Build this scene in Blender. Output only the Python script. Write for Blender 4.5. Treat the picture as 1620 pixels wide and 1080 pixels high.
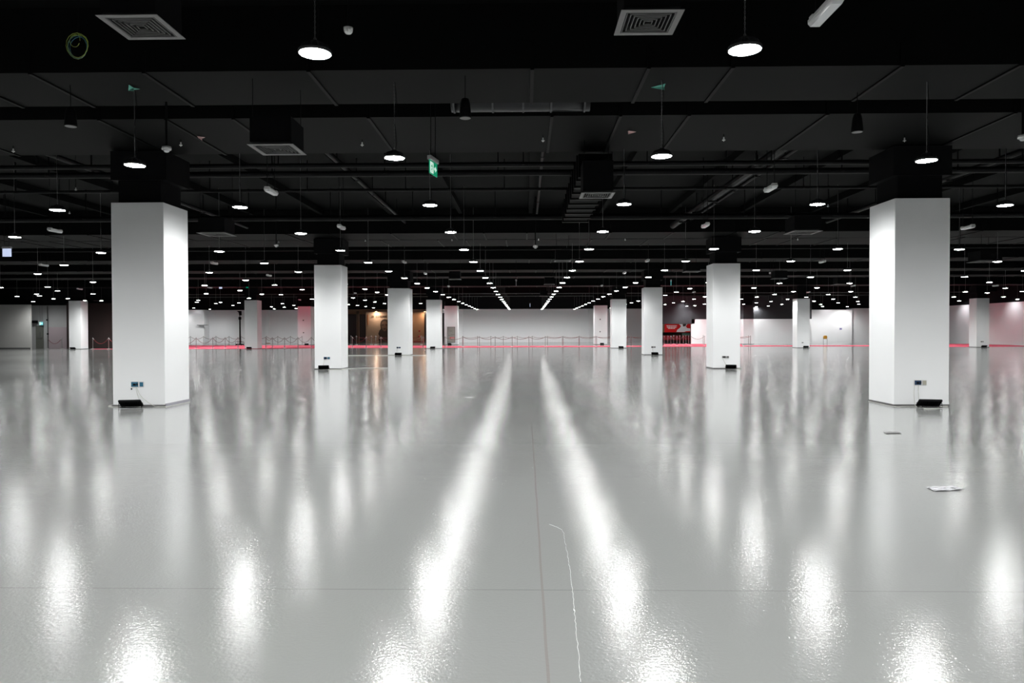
import bpy, math, random
from mathutils import Vector, Matrix
random.seed(7)
for o in list(bpy.data.objects): bpy.data.objects.remove(o)
S = bpy.context.scene
col = S.collection
# ---------------------------------------------------------------- camera, world, exposure
F_PX = 1165.2
CAM = Vector((0, 0, 1.5))
RIGHT = Vector((0.9998263, 0.0184905, -0.0023601))
DOWN = Vector((-0.0020774, -0.0152968, -0.9998809))
FWD = Vector((-0.0185244, 0.9997120, -0.0152557))
cd = bpy.data.cameras.new('camera')
cd.sensor_width = 36; cd.lens = F_PX*36/1620; cd.clip_end = 300; cd.clip_start = .05
cam = bpy.data.objects.new('camera', cd); col.objects.link(cam)
up = -DOWN; back = -FWD
cam.matrix_world = Matrix(((RIGHT.x, up.x, back.x, CAM.x), (RIGHT.y, up.y, back.y, CAM.y), (RIGHT.z, up.z, back.z, CAM.z), (0, 0, 0, 1)))
S.camera = cam
w = bpy.data.worlds.new('world'); S.world = w; w.use_nodes = True
w.node_tree.nodes['Background'].inputs[0].default_value = (.6, .65, .7, 1)
w.node_tree.nodes['Background'].inputs[1].default_value = 0.0
S.view_settings.view_transform = 'Standard'; S.view_settings.look = 'None'
S.view_settings.exposure = 0.0; S.view_settings.gamma = 1; S.view_settings.use_curve_mapping = False
LAMP_EMISSION = 560.0; BEAM_POWER = 1.45; BEAM_FLOOR = .04

def ray(px, py):
    return RIGHT*((px-810)/F_PX) + DOWN*((py-540)/F_PX) + FWD
def at(px, py, Y):            # point on a sight line at distance Y down the hall
    d = ray(px, py); return CAM + d*(Y/d.y)
def lv(px, py, z):            # point on a sight line at height z
    d = ray(px, py); return CAM + d*((z-1.5)/d.z)

# ---------------------------------------------------------------- materials
def mat(name, rgb, rough=.6, metal=0, spec=.5, emit=None, es=0, coat=0, noise=0, nscale=3, bump=0, bscale=40):
    m = bpy.data.materials.new(name); m.use_nodes = True
    nt = m.node_tree; b = nt.nodes['Principled BSDF']
    b.inputs['Base Color'].default_value = (*rgb, 1); b.inputs['Roughness'].default_value = rough
    b.inputs['Metallic'].default_value = metal; b.inputs['Specular IOR Level'].default_value = spec
    b.inputs['Coat Weight'].default_value = coat
    if emit:
        b.inputs['Emission Color'].default_value = (*emit, 1); b.inputs['Emission Strength'].default_value = es
    if noise or bump:
        tc = nt.nodes.new('ShaderNodeTexCoord')
    if noise:
        n = nt.nodes.new('ShaderNodeTexNoise'); n.inputs['Scale'].default_value = nscale; n.inputs['Detail'].default_value = 5
        mx = nt.nodes.new('ShaderNodeMix'); mx.data_type = 'RGBA'
        mx.inputs[6].default_value = tuple(c*(1-noise) for c in rgb)+(1,); mx.inputs[7].default_value = tuple(min(1, c*(1+noise)) for c in rgb)+(1,)
        nt.links.new(tc.outputs['Object'], n.inputs['Vector']); nt.links.new(n.outputs['Fac'], mx.inputs[0]); nt.links.new(mx.outputs[2], b.inputs['Base Color'])
    if bump:
        n2 = nt.nodes.new('ShaderNodeTexNoise'); n2.inputs['Scale'].default_value = bscale
        bp = nt.nodes.new('ShaderNodeBump'); bp.inputs['Strength'].default_value = bump; bp.inputs['Distance'].default_value = .01
        nt.links.new(tc.outputs['Object'], n2.inputs['Vector']); nt.links.new(n2.outputs['Fac'], bp.inputs['Height']); nt.links.new(bp.outputs['Normal'], b.inputs['Normal'])
    return m
M = {}
M['white_wall'] = mat('white_wall_paint', (.88, .88, .90), .55, noise=.02, nscale=.6)
M['column_white'] = mat('white_column_paint', (.89, .893, .91), .5, noise=.02, nscale=1.3)
M['dim_wall'] = mat('dim_wall_grey', (.58, .575, .56), .6)  # weak light on the left wall is put into this grey
M['recess_wall'] = mat('recess_wall_shaded', (.36, .36, .365), .6)  # darker grey holds the shade cast by the duct overhead
M['maroon'] = mat('dark_maroon_cloth', (.02, .010, .009), .9)
M['black_wall'] = mat('black_wall_paint', (.034, .034, .038), .6, spec=.2)
M['black_upper'] = mat('deep_black_paint', (.008, .008, .009), .8, spec=.1)
M['black'] = mat('matt_black_paint', (.0035, .0035, .004), .75, noise=.3, nscale=2, spec=.08)
M['ceiling_black'] = mat('black_ceiling_paint', (.0018, .0020, .0020), .8, noise=.25, nscale=.8, spec=.08)
M['soffit'] = mat('black_dusty_soffit', (.0016, .0018, .0018), .7, noise=.2, nscale=1.2, spec=.08)
M['duct'] = mat('black_duct_paint', (.0018, .0018, .002), .55, noise=.3, nscale=2, spec=.08)
M['pipe'] = mat('black_pipe_paint', (.005, .005, .0055), .45, spec=.08)
M['shiny_foil'] = mat('dark_foil_wrap', (.015, .015, .017), .3, metal=.6, bump=.6, bscale=6)
M['metal_dark'] = mat('dark_aluminium', (.06, .06, .065), .5, metal=.5)
M['chain'] = mat('zinc_chain', (.3, .3, .3), .4, metal=.8)
M['grille'] = mat('grey_grille', (.12, .116, .118), .45)
M['louver'] = mat('dark_louver', (.075, .075, .075), .5)
M['plastic'] = mat('white_plastic', (.72, .72, .72), .4)
M['clear_grey'] = mat('translucent_lens', (.62, .63, .65), .25, coat=.5)
M['chrome'] = mat('chrome', (.33, .33, .325), .3, metal=.3)
M['rope'] = mat('dark_red_rope', (.16, .012, .015), .8)
M['carpet'] = mat('red_carpet', (.60, .06, .11), .95, noise=.1, nscale=20)
M['cable'] = mat('white_cable', (.6, .6, .56), .5)
M['yg_cable'] = mat('yellow_green_cable', (.32, .4, .05), .5)
M['blue_cable'] = mat('blue_cable', (.03, .14, .2), .5)
M['blue_film'] = mat('blue_film', (.04, .15, .24), .25)
M['navy'] = mat('navy_film', (.02, .05, .11), .25)
M['beige_plate'] = mat('beige_plate', (.42, .4, .33), .5)
M['green'] = mat('exit_green', (0, .25, .12), .4, emit=(0, .30, .15), es=.6)
M['sign_white'] = mat('exit_white', (.8, .9, .85), .4, emit=(.75, .95, .85), es=.7)
M['sign_grey'] = mat('sign_housing', (.33, .32, .33), .5)
M['sign_blue'] = mat('backlit_panel', (.8, .85, .95), .4, emit=(.62, .72, 1), es=.75)
M['teal'] = mat('teal_lit', (.1, .5, .5), .4, emit=(.2, .8, .85), es=.7)
M['paper_green'] = mat('green_paper', (.12, .42, .33), .7)
M['paper_pink'] = mat('pink_paper', (.55, .36, .36), .7)
M['beige_poster'] = mat('beige_print', (.30, .235, .19), .6, noise=.06, nscale=1)
M['tan'] = mat('tan_cladding', (.34, .2, .12), .6, noise=.08, nscale=1)
M['bronze'] = mat('bronze_trim', (.10, .07, .05), .5)
M['shop_dark'] = mat('dark_shop_glass', (.012, .010, .010), .3)
M['portrait_dark'] = mat('portrait_dark_print', (.022, .014, .012), .6)
M['portrait_skin'] = mat('portrait_skin_print', (.10, .06, .045), .6)
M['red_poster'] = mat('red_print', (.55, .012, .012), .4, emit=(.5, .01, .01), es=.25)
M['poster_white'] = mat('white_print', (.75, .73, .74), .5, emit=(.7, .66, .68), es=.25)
M['poster_dark'] = mat('dark_print', (.05, .03, .03), .5)
M['warm_lamp'] = mat('warm_glow', (1, .9, .75), .5, emit=(1, .78, .55), es=9)
M['yellow'] = mat('yellow_board', (.75, .42, .04), .5)
M['lilac'] = mat('lilac_sign', (.25, .22, .5), .5)
M['lilac_film'] = mat('lilac_film', (.36, .35, .40), .2, coat=.6, bump=1, bscale=30)
M['terracotta'] = mat('orange_brown_plastic', (.35, .15, .07), .6)
M['grey_panel'] = mat('grey_panel', (.36, .36, .33), .6, noise=.12, nscale=2)
M['panel_line'] = mat('dark_line', (.12, .12, .12), .6)
M['shop_floor'] = mat('shop_grey', (.2, .19, .18), .4)
M['mint'] = mat('mint_print', (.2, .38, .3), .5)
M['red_seat'] = mat('red_fabric', (.3, .03, .03), .8)
M['scuff'] = mat('glossy_film', (.62, .62, .66), .12, coat=1, bump=.8, bscale=9)
M['glint_bead'] = mat('resin_with_glint', (.85, .86, .86), .08, coat=1, bump=.5, bscale=30)  # raised glossy bead; the light it reflects is put into its white
M['tape'] = mat('white_tape', (.85, .86, .87), .4)
M['spot_lens'] = mat('spot_lens', (1, 1, 1), .3, emit=(1, 1, 1), es=12)
m = bpy.data.materials.new('lit_diffuser'); m.use_nodes = True; nt = m.node_tree
nt.nodes.remove(nt.nodes['Principled BSDF']); e = nt.nodes.new('ShaderNodeEmission')
e.inputs[0].default_value = (.985, 1, .98, 1)
g = nt.nodes.new('ShaderNodeNewGeometry'); sx = nt.nodes.new('ShaderNodeSeparateXYZ'); nt.links.new(g.outputs['Incoming'], sx.inputs[0])
# photometric curve of the high bay optic: strongest straight down, cut off towards the horizontal
a = nt.nodes.new('ShaderNodeMath'); a.operation = 'ABSOLUTE'; nt.links.new(sx.outputs[2], a.inputs[0])
d = nt.nodes.new('ShaderNodeMath'); d.operation = 'MULTIPLY'; d.inputs[1].default_value = 1/.62; d.use_clamp = True; nt.links.new(a.outputs[0], d.inputs[0])
b = nt.nodes.new('ShaderNodeMath'); b.operation = 'POWER'; b.inputs[1].default_value = BEAM_POWER; nt.links.new(d.outputs[0], b.inputs[0])
c = nt.nodes.new('ShaderNodeMath'); c.operation = 'MULTIPLY_ADD'; c.inputs[1].default_value = LAMP_EMISSION; c.inputs[2].default_value = LAMP_EMISSION*BEAM_FLOOR; nt.links.new(b.outputs[0], c.inputs[0])
nt.links.new(c.outputs[0], e.inputs[1])
nt.links.new(e.outputs[0], nt.nodes['Material Output'].inputs[0]); m.cycles.emission_sampling = 'FRONT'
M['lit'] = m

def floor_material():
    m = bpy.data.materials.new('grey_epoxy_floor'); m.use_nodes = True; nt = m.node_tree; N = nt.nodes; L = nt.links
    b = N['Principled BSDF']
    tc = N.new('ShaderNodeTexCoord'); sp = N.new('ShaderNodeSeparateXYZ'); L.new(tc.outputs['Object'], sp.inputs[0])
    def math_(op, a, bb=None, c=None):
        n = N.new('ShaderNodeMath'); n.operation = op
        for i, v in enumerate((a, bb, c)):
            if v is None: continue
            if isinstance(v, (int, float)): n.inputs[i].default_value = v
            else: L.new(v, n.inputs[i])
        return n.outputs[0]
    def noise(scale, detail=3, vec=None, dist=0):
        n = N.new('ShaderNodeTexNoise'); n.inputs['Scale'].default_value = scale; n.inputs['Detail'].default_value = detail
        n.inputs['Distortion'].default_value = dist
        L.new(vec if vec is not None else tc.outputs['Object'], n.inputs['Vector']); return n.outputs['Fac']
    X, Y = sp.outputs[0], sp.outputs[1]
    # joints between the cast bays
    seam = None
    for c, wd in ((4.235, .006), (9.75, .009), (19.7, .02), (24.4, .03), (28.75, .04), (46.2, .07)):
        d = math_('ABSOLUTE', math_('SUBTRACT', Y, c)); s = math_('LESS_THAN', d, wd)
        seam = s if seam is None else math_('MAXIMUM', seam, s)
    ns = noise(1.2, 2)
    dx = math_('ABSOLUTE', math_('SUBTRACT', X, math_('ADD', .088, math_('MULTIPLY', ns, .012))))
    seam2 = math_('LESS_THAN', dx, .007)
    # colour: soft mottling
    n1 = noise(.35, 4); ramp = N.new('ShaderNodeMix'); ramp.data_type = 'RGBA'
    ramp.inputs[6].default_value = (.238, .243, .239, 1); ramp.inputs[7].default_value = (.260, .265, .261, 1); L.new(n1, ramp.inputs[0])
    mx = N.new('ShaderNodeMix'); mx.data_type = 'RGBA'; mx.inputs[7].default_value = (.17, .17, .17, 1)
    L.new(math_('MULTIPLY', seam, .75), mx.inputs[0]); L.new(ramp.outputs[2], mx.inputs[6])
    mx2 = N.new('ShaderNodeMix'); mx2.data_type = 'RGBA'; mx2.inputs[7].default_value = (.22, .20, .195, 1)
    L.new(math_('MULTIPLY', seam2, .85), mx2.inputs[0]); L.new(mx.outputs[2], mx2.inputs[6])
    L.new(mx2.outputs[2], b.inputs['Base Color'])
    # gloss differs from bay to bay, plus trowel streaks
    mp = N.new('ShaderNodeMapping'); mp.inputs['Scale'].default_value = (.15, 3, 1); L.new(tc.outputs['Object'], mp.inputs[0])
    st = noise(1.1, 5, mp.outputs[0], 0)
    r = math_("MULTIPLY_ADD", st, .035, FLOOR_R)
    for c, dr in ((5.95, -.012), (9.75, -.04), (19.7, -.006), (24.4, -.006), (28.75, .02)):
        r = math_('ADD', r, math_('MULTIPLY', math_('GREATER_THAN', Y, c), dr))
    L.new(r, b.inputs['Roughness'])
    b.inputs['IOR'].default_value = 1.5; b.inputs['Specular IOR Level'].default_value = .5
    # orange-peel bump
    b1 = noise(48, 5); b2 = noise(2.2, 3, mp.outputs[0], .3); b3 = noise(.9, 2)
    h = math_('ADD', math_('MULTIPLY', b1, .0015), math_('ADD', math_('MULTIPLY', b2, .0007), math_('MULTIPLY', b3, .0002)))
    bp = N.new('ShaderNodeBump'); bp.inputs['Strength'].default_value = 1; bp.inputs['Distance'].default_value = FLOOR_BUMP
    L.new(h, bp.inputs['Height']); L.new(bp.outputs[0], b.inputs['Normal'])
    return m
FLOOR_R = .092; FLOOR_BUMP = .8
M['floor'] = floor_material()

# ---------------------------------------------------------------- mesh helpers
class MB:
    def __init__(s): s.v = []; s.f = []
    def quad(s, a, b, c, d):
        n = len(s.v); s.v += [tuple(a), tuple(b), tuple(c), tuple(d)]; s.f.append((n, n+1, n+2, n+3)); return s
    def hexa(s, p):      # 8 corners: bottom loop 0-3, top loop 4-7
        n = len(s.v); s.v += [tuple(q) for q in p]
        for f in ((3, 2, 1, 0), (4, 5, 6, 7), (0, 1, 5, 4), (1, 2, 6, 5), (2, 3, 7, 6), (3, 0, 4, 7)): s.f.append(tuple(n+i for i in f))
        return s
    def box(s, x0, x1, y0, y1, z0, z1, bev=0):
        if bev:
            b = bev
            ring = lambda i, z: [(x0+i+b, y0+i, z), (x1-i-b, y0+i, z), (x1-i, y0+i+b, z), (x1-i, y1-i-b, z), (x1-i-b, y1-i, z), (x0+i+b, y1-i, z), (x0+i, y1-i-b, z), (x0+i, y0+i+b, z)]
            loops = [ring(b, z0), ring(0, z0+b), ring(0, z1-b), ring(b, z1)]; n = len(s.v)
            for l in loops: s.v += l
            for k in range(3):
                for i in range(8): s.f.append((n+8*k+i, n+8*k+(i+1) % 8, n+8*k+8+(i+1) % 8, n+8*k+8+i))
            s.f.append(tuple(n+7-i for i in range(8))); s.f.append(tuple(n+24+i for i in range(8)))
            return s
        return s.hexa([(x0, y0, z0), (x1, y0, z0), (x1, y1, z0), (x0, y1, z0), (x0, y0, z1), (x1, y0, z1), (x1, y1, z1), (x0, y1, z1)])
    def rev(s, prof, n=20, c=(0, 0, 0)):   # profile [(r,z)] about the z axis
        b = len(s.v)
        for r, z in prof:
            for i in range(n):
                a = 2*math.pi*i/n; s.v.append((c[0]+r*math.cos(a), c[1]+r*math.sin(a), c[2]+z))
        for k in range(len(prof)-1):
            for i in range(n): s.f.append((b+k*n+i, b+k*n+(i+1) % n, b+(k+1)*n+(i+1) % n, b+(k+1)*n+i))
        if prof[0][0] > 0: s.f.append(tuple(b+n-1-i for i in range(n)))
        if prof[-1][0] > 0: s.f.append(tuple(b+(len(prof)-1)*n+i for i in range(n)))
        return s
    def tube(s, pts, r, n=8, closed=False):
        pts = [Vector(p) for p in pts]; b = len(s.v); m = len(pts)
        for k, p in enumerate(pts):
            if closed: t = pts[(k+1) % m]-pts[k-1]
            else: t = pts[min(k+1, m-1)]-pts[max(k-1, 0)]
            t.normalize(); u = t.cross(Vector((0, 0, 1)))
            if u.length < .05: u = t.cross(Vector((0, 1, 0)))
            u.normalize(); v = t.cross(u)
            for i in range(n):
                a = 2*math.pi*i/n; s.v.append(tuple(p+u*(r*math.cos(a))+v*(r*math.sin(a))))
        for k in range(m if closed else m-1):
            k2 = (k+1) % m
            for i in range(n): s.f.append((b+k*n+i, b+k*n+(i+1) % n, b+k2*n+(i+1) % n, b+k2*n+i))
        if not closed:
            s.f.append(tuple(b+n-1-i for i in range(n))); s.f.append(tuple(b+(m-1)*n+i for i in range(n)))
        return s
    def poly(s, pts, d):    # extruded polygon: points + depth vector
        n = len(s.v); k = len(pts); d = Vector(d)
        s.v += [tuple(p) for p in pts]+[tuple(Vector(p)+d) for p in pts]
        s.f.append(tuple(range(n, n+k))); s.f.append(tuple(n+2*k-1-i for i in range(k)))
        for i in range(k): s.f.append((n+i, n+k+i, n+k+(i+1) % k, n+(i+1) % k))
        return s
    def mesh(s, name, m, smooth=False):
        me = bpy.data.meshes.new(name); me.from_pydata(s.v, [], s.f); me.materials.append(m)
        import bmesh as _b
        bm = _b.new(); bm.from_mesh(me); _b.ops.recalc_face_normals(bm, faces=bm.faces); bm.to_mesh(me); bm.free()
        if smooth:
            for p in me.polygons: p.use_smooth = True
        return me
    def build(s, name, m, parent=None, smooth=False):
        o = bpy.data.objects.new(name, s.mesh(name, m, smooth)); col.objects.link(o)
        if parent: o.parent = parent
        return o
def tag(o, label=None, cat=None, group=None, kind=None):
    if label: o['label'] = label
    if cat: o['category'] = cat
    if group: o['group'] = group
    if kind: o['kind'] = kind
    return o
def empty(name, loc, label=None, cat=None, group=None, rz=0):
    o = bpy.data.objects.new(name, None); col.objects.link(o); o.location = loc; o.rotation_euler.z = rz; o.empty_display_size = .1
    return tag(o, label, cat, group)
def inst(me, name, parent, loc=(0, 0, 0)):
    o = bpy.data.objects.new(name, me); col.objects.link(o); o.parent = parent; o.location = loc; return o
def copy_tree(o, parent=None):
    c = o.copy(); col.objects.link(c); c.parent = parent
    for ch in [q for q in o.children]: copy_tree(ch, c)
    return c
def struct(name, mb, m, parent=None):
    o = mb.build(name, m, parent)
    if not parent: o['kind'] = 'structure'
    return o
ORD = ['zeroth', 'first', 'second', 'third', 'fourth', 'fifth', 'sixth', 'seventh', 'eighth', 'ninth', 'tenth', 'eleventh', 'twelfth', 'thirteenth', 'fourteenth', 'fifteenth', 'sixteenth', 'seventeenth', 'eighteenth', 'nineteenth', 'twentieth', 'twenty-first', 'twenty-second', 'twenty-third', 'twenty-fourth', 'twenty-fifth', 'twenty-sixth', 'twenty-seventh', 'twenty-eighth', 'twenty-ninth', 'thirtieth']
SLAB = 6.0
LAMPS={
 -11:[(12,-41.16,57.64,1),(18,-41.1,81.77,1),(19,-41.1,85.83,1)],
 -10:[(11,-37.19,53.27,1),(12,-37.17,57.26,1),(13,-37.16,61.26,1),(17,-37.14,77.42,1),(18,-37.14,81.48,1),(19,-37.14,85.55,1)],
 -9:[(8,-32.7,39.58,0),(10,-33.22,48.91,1),(11,-33.21,52.91,1),(12,-33.2,56.92,1),(13,-33.2,60.95,1),(15,-33.19,69.03,1),(16,-33.19,73.09,1),(17,-33.19,77.16,1),(18,-33.19,81.23,1),(19,-33.2,85.31,1)],
 -8:[(7,-28.85,35.46,0),(8,-29.29,40.59,1),(9,-29.27,44.57,1),(10,-29.26,48.57,1),(11,-29.26,52.59,1),(12,-29.25,56.62,1),(13,-29.25,60.66,1),(14,-29.25,64.72,1),(15,-29.25,68.78,1),(16,-29.25,72.85,1),(17,-29.26,76.92,1),(18,-29.26,81,1),(19,-29.26,85.09,1)],
 -7:[(6,-25,31.35,0),(7,-25.34,36.26,1),(8,-25.33,40.24,1),(9,-25.33,44.25,1),(10,-25.32,48.28,1),(11,-25.32,52.31,1),(12,-25.32,56.36,1),(13,-25.32,60.42,1),(14,-25.32,64.49,1),(15,-25.32,68.56,1),(16,-25.33,72.64,1),(17,-25.33,76.72,1),(18,-25.33,80.81,1),(19,-25.34,84.91,1)],
 -6:[(4,-21.15,23.12,0),(5,-21.15,27.24,0),(6,-21.41,31.94,1),(7,-21.4,35.93,1),(8,-21.4,39.95,1),(9,-21.4,43.98,1),(10,-21.39,48.03,1),(11,-21.4,52.08,1),(12,-21.4,56.15,1),(13,-21.4,60.22,1),(14,-21.4,64.29,1),(15,-21.41,68.37,1),(16,-21.41,72.46,1),(17,-21.41,76.55,1),(18,-21.42,80.65,1),(19,-21.42,84.75,1)],
 -5:[(3,-17.3,19.01,0),(4,-17.5,23.67,0),(5,-17.49,27.64,1),(6,-17.48,31.64,1),(7,-17.48,35.67,1),(8,-17.48,39.71,1),(9,-17.48,43.76,1),(10,-17.48,47.82,1),(11,-17.48,51.89,1),(12,-17.49,55.97,1),(13,-17.49,60.05,1),(14,-17.49,64.13,1),(15,-17.5,68.22,1),(16,-17.5,72.32,1),(17,-17.5,76.41,1),(18,-17.51,80.51,1),(19,-17.51,84.62,1)],
 -4:[(2,-13.45,14.9,0),(3,-13.58,19.38,1),(4,-13.58,23.36,1),(5,-13.57,27.38,1),(6,-13.57,31.41,1),(7,-13.57,35.46,1),(8,-13.58,39.52,1),(9,-13.58,43.59,1),(10,-13.58,47.66,1),(11,-13.58,51.74,1),(12,-13.59,55.83,1),(13,-13.59,59.92,1),(14,-13.59,64.01,1),(15,-13.6,68.1,1),(16,-13.6,72.2,1),(17,-13.6,76.3,1),(18,-13.61,80.41,1),(19,-13.61,84.52,1)],
 -3:[(0,-9.6,6.67,0),(1,-9.6,10.79,0),(2,-9.68,15.1,1),(3,-9.68,19.1,1),(4,-9.67,23.13,1),(5,-9.68,27.18,1),(6,-9.68,31.24,1),(7,-9.68,35.31,1),(8,-9.68,39.38,1),(9,-9.68,43.46,1),(10,-9.69,47.55,1),(11,-9.69,51.63,1),(12,-9.69,55.72,1),(13,-9.69,59.82,1),(14,-9.7,63.92,1),(15,-9.7,68.02,1),(16,-9.7,72.12,1),(17,-9.71,76.23,1),(18,-9.71,80.33,1),(19,-9.71,84.45,1),(20,-9.72,88.56,1)],
 -2:[(-1,-5.75,2.56,0),(0,-5.75,6.67,0),(1,-5.79,10.86,1),(2,-5.79,14.88,1),(3,-5.79,18.93,1),(4,-5.79,22.99,1),(5,-5.79,27.06,1),(6,-5.79,31.13,1),(7,-5.79,35.21,1),(8,-5.79,39.29,1),(9,-5.8,43.38,1),(10,-5.8,47.47,1),(11,-5.8,51.56,1),(12,-5.8,55.66,1),(13,-5.81,59.76,1),(14,-5.81,63.86,1),(15,-5.81,67.96,1),(16,-5.81,72.07,1),(17,-5.81,76.18,1),(18,-5.82,80.29,1),(19,-5.82,84.4,1),(20,-5.82,88.52,1)],
 -1:[(-2,-1.9,-1.55,0),(-1,-1.9,2.56,0),(0,-1.9,6.67,1),(1,-1.9,10.71,1),(2,-1.91,14.77,1),(3,-1.91,18.84,1),(4,-1.91,22.92,1),(5,-1.91,27,1),(6,-1.91,31.08,1),(7,-1.91,35.17,1),(8,-1.91,39.25,1),(9,-1.91,43.35,1),(10,-1.91,47.44,1),(11,-1.92,51.53,1),(12,-1.92,55.63,1),(13,-1.92,59.73,1),(14,-1.92,63.84,1),(15,-1.92,67.94,1),(16,-1.92,72.05,1),(17,-1.92,76.16,1),(18,-1.92,80.27,1),(19,-1.93,84.38,1),(20,-1.93,88.5,1)],
 0:[(-2,1.95,-1.55,0),(-1,1.95,2.56,0),(0,1.97,6.68,1),(1,1.97,10.72,1),(2,1.97,14.78,1),(3,1.97,18.85,1),(4,1.97,22.93,1),(5,1.97,27.01,1),(6,1.97,31.09,1),(7,1.97,35.18,1),(8,1.97,39.26,1),(9,1.97,43.36,1),(10,1.97,47.45,1),(11,1.97,51.54,1),(12,1.97,55.64,1),(13,1.97,59.74,1),(14,1.97,63.85,1),(15,1.97,67.95,1),(16,1.97,72.06,1),(17,1.97,76.17,1),(18,1.97,80.28,1),(19,1.97,84.4,1),(20,1.97,88.51,1)],
 1:[(-1,5.8,2.56,0),(0,5.8,6.67,0),(1,5.85,10.89,1),(2,5.85,14.91,1),(3,5.85,18.96,1),(4,5.85,23.02,1),(5,5.85,27.08,1),(6,5.85,31.16,1),(7,5.85,35.24,1),(8,5.85,39.32,1),(9,5.85,43.41,1),(10,5.85,47.5,1),(11,5.85,51.6,1),(12,5.85,55.69,1),(13,5.85,59.79,1),(14,5.85,63.89,1),(15,5.86,68,1),(16,5.86,72.1,1),(17,5.86,76.21,1),(18,5.86,80.32,1),(19,5.86,84.44,1),(20,5.86,88.55,1)],
 2:[(0,9.65,6.67,0),(1,9.65,10.79,0),(2,9.73,15.16,1),(3,9.73,19.16,1),(4,9.73,23.18,1),(5,9.73,27.23,1),(6,9.73,31.29,1),(7,9.73,35.36,1),(8,9.74,39.43,1),(9,9.74,43.51,1),(10,9.74,47.6,1),(11,9.74,51.69,1),(12,9.74,55.78,1),(13,9.74,59.87,1),(14,9.75,63.97,1),(15,9.75,68.07,1),(16,9.75,72.18,1),(17,9.75,76.28,1),(18,9.75,80.39,1),(19,9.75,84.5,1)],
 3:[(2,13.5,14.9,0),(3,13.5,19.01,0),(4,13.63,23.44,1),(5,13.63,27.45,1),(6,13.63,31.49,1),(7,13.63,35.53,1),(8,13.63,39.59,1),(9,13.63,43.66,1),(10,13.63,47.74,1),(11,13.63,51.82,1),(12,13.63,55.9,1),(13,13.64,59.99,1),(14,13.64,64.09,1),(15,13.64,68.18,1),(16,13.64,72.28,1),(17,13.65,76.39,1),(18,13.65,80.49,1),(19,13.65,84.6,1)],
 4:[(3,17.35,19.01,0),(4,17.35,23.12,0),(5,17.54,27.75,1),(6,17.53,31.75,1),(7,17.53,35.77,1),(8,17.53,39.81,1),(9,17.53,43.86,1),(10,17.53,47.92,1),(11,17.53,51.99,1),(12,17.54,56.07,1),(13,17.54,60.15,1),(14,17.54,64.23,1),(15,17.54,68.33,1),(16,17.55,72.42,1),(17,17.55,76.52,1)],
 5:[(5,21.2,27.24,0),(6,21.45,32.08,1),(7,21.45,36.06,1),(8,21.45,40.08,1),(9,21.44,44.11,1),(10,21.44,48.15,1),(11,21.44,52.21,1),(12,21.44,56.27,1),(13,21.45,60.34,1),(14,21.45,64.42,1),(15,21.45,68.5,1),(16,21.45,72.59,1),(17,21.46,76.68,1)],
 6:[(6,25.05,31.35,0),(7,25.05,35.46,0),(8,25.38,40.4,1),(9,25.37,44.41,1),(10,25.37,48.43,1),(11,25.37,52.47,1),(12,25.37,56.52,1),(13,25.37,60.58,1),(14,25.37,64.64,1),(15,25.37,68.72,1),(16,25.37,72.8,1),(17,25.37,76.88,1)],
 7:[(7,28.9,35.46,0),(8,28.9,39.58,0),(9,29.32,44.76,1),(10,29.31,48.76,1),(11,29.3,52.77,1),(12,29.3,56.8,1),(13,29.3,60.85,1),(14,29.3,64.9,1),(15,29.3,68.96,1),(16,29.3,73.03,1),(17,29.3,77.11,1)],
 8:[(11,33.26,53.13,1),(12,33.25,57.14,1),(13,33.25,61.16,1),(14,33.24,65.2,1),(15,33.24,69.25,1),(16,33.24,73.31,1),(17,33.24,77.37,1),(18,33.24,81.45,1)],
 9:[(12,37.22,57.51,1),(13,37.21,61.52,1),(14,37.2,65.54,1),(15,37.2,69.57,1),(16,37.19,73.62,1),(18,37.19,81.73,1)],
 10:[(13,41.2,61.92,1),(14,41.18,65.92,1),(15,41.17,69.93,1),(16,41.16,73.96,1)],
}

# ---------------------------------------------------------------- the room
struct('floor', MB().box(-50, 50, -22.3, 101, -.2, 0), M['floor'])
struct('ceiling', MB().box(-50, 50, -22.3, 101, SLAB, SLAB+.3), M['ceiling_black'])
def X_(px, Y): return at(px, 523, Y).x
def wallbox(name, px0, px1, Y, z0, z1, m, th=.2, Y1=None):
    a, b = X_(px0, Y), X_(px1, Y)
    return struct(name, MB().box(a, b, Y, Y+th, z0, z1), m)
T = 4.165
# far end of the hall
struct('wall_back', MB().box(X_(700, 92.5), X_(1040, 92.5), 92.5, 92.7, 0, T), M['white_wall'])
struct('wall_back_upper', MB().box(X_(490, 92.5), X_(1040, 92.5), 92.5, 92.7, T, SLAB), M['black_upper'])
for a, b in ((722, 732), (828, 836), (931, 938)):
    struct('trim_1', MB().box(X_(a, 92.4), X_(b, 92.4), 92.2, 92.5, 0, T), M['white_wall'])
struct('wall_left_back', MB().box(X_(286, 88), X_(500, 88), 88, 88.2, 0, 4.0), M['white_wall'])
struct('wall_left_back_upper', MB().box(X_(170, 88), X_(500, 88), 88, 88.2, 4.0, SLAB), M['black_upper'])
struct('wall_left_bay', MB().box(X_(286, 86.6), X_(323, 86.6), 86.6, 88, 0, 4.0), M['white_wall'])
struct('trim_2', MB().box(X_(419, 87.7), X_(425, 87.7), 87.7, 88, 0, 4.0), M['white_wall'])
# shop front behind the rope line
struct('wall_shop', MB().box(X_(497, 96), X_(706, 96), 96, 96.2, 0, SLAB), M['tan'])
struct('wall_shop_side', MB().box(X_(706, 96), X_(706, 96)+.2, 92.7, 96.2, 0, SLAB), M['black_upper'])
struct('wall_shop_left', MB().box(X_(497, 95)-.2, X_(497, 95), 88.2, 96.2, 0, SLAB), M['black_upper'])
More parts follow.
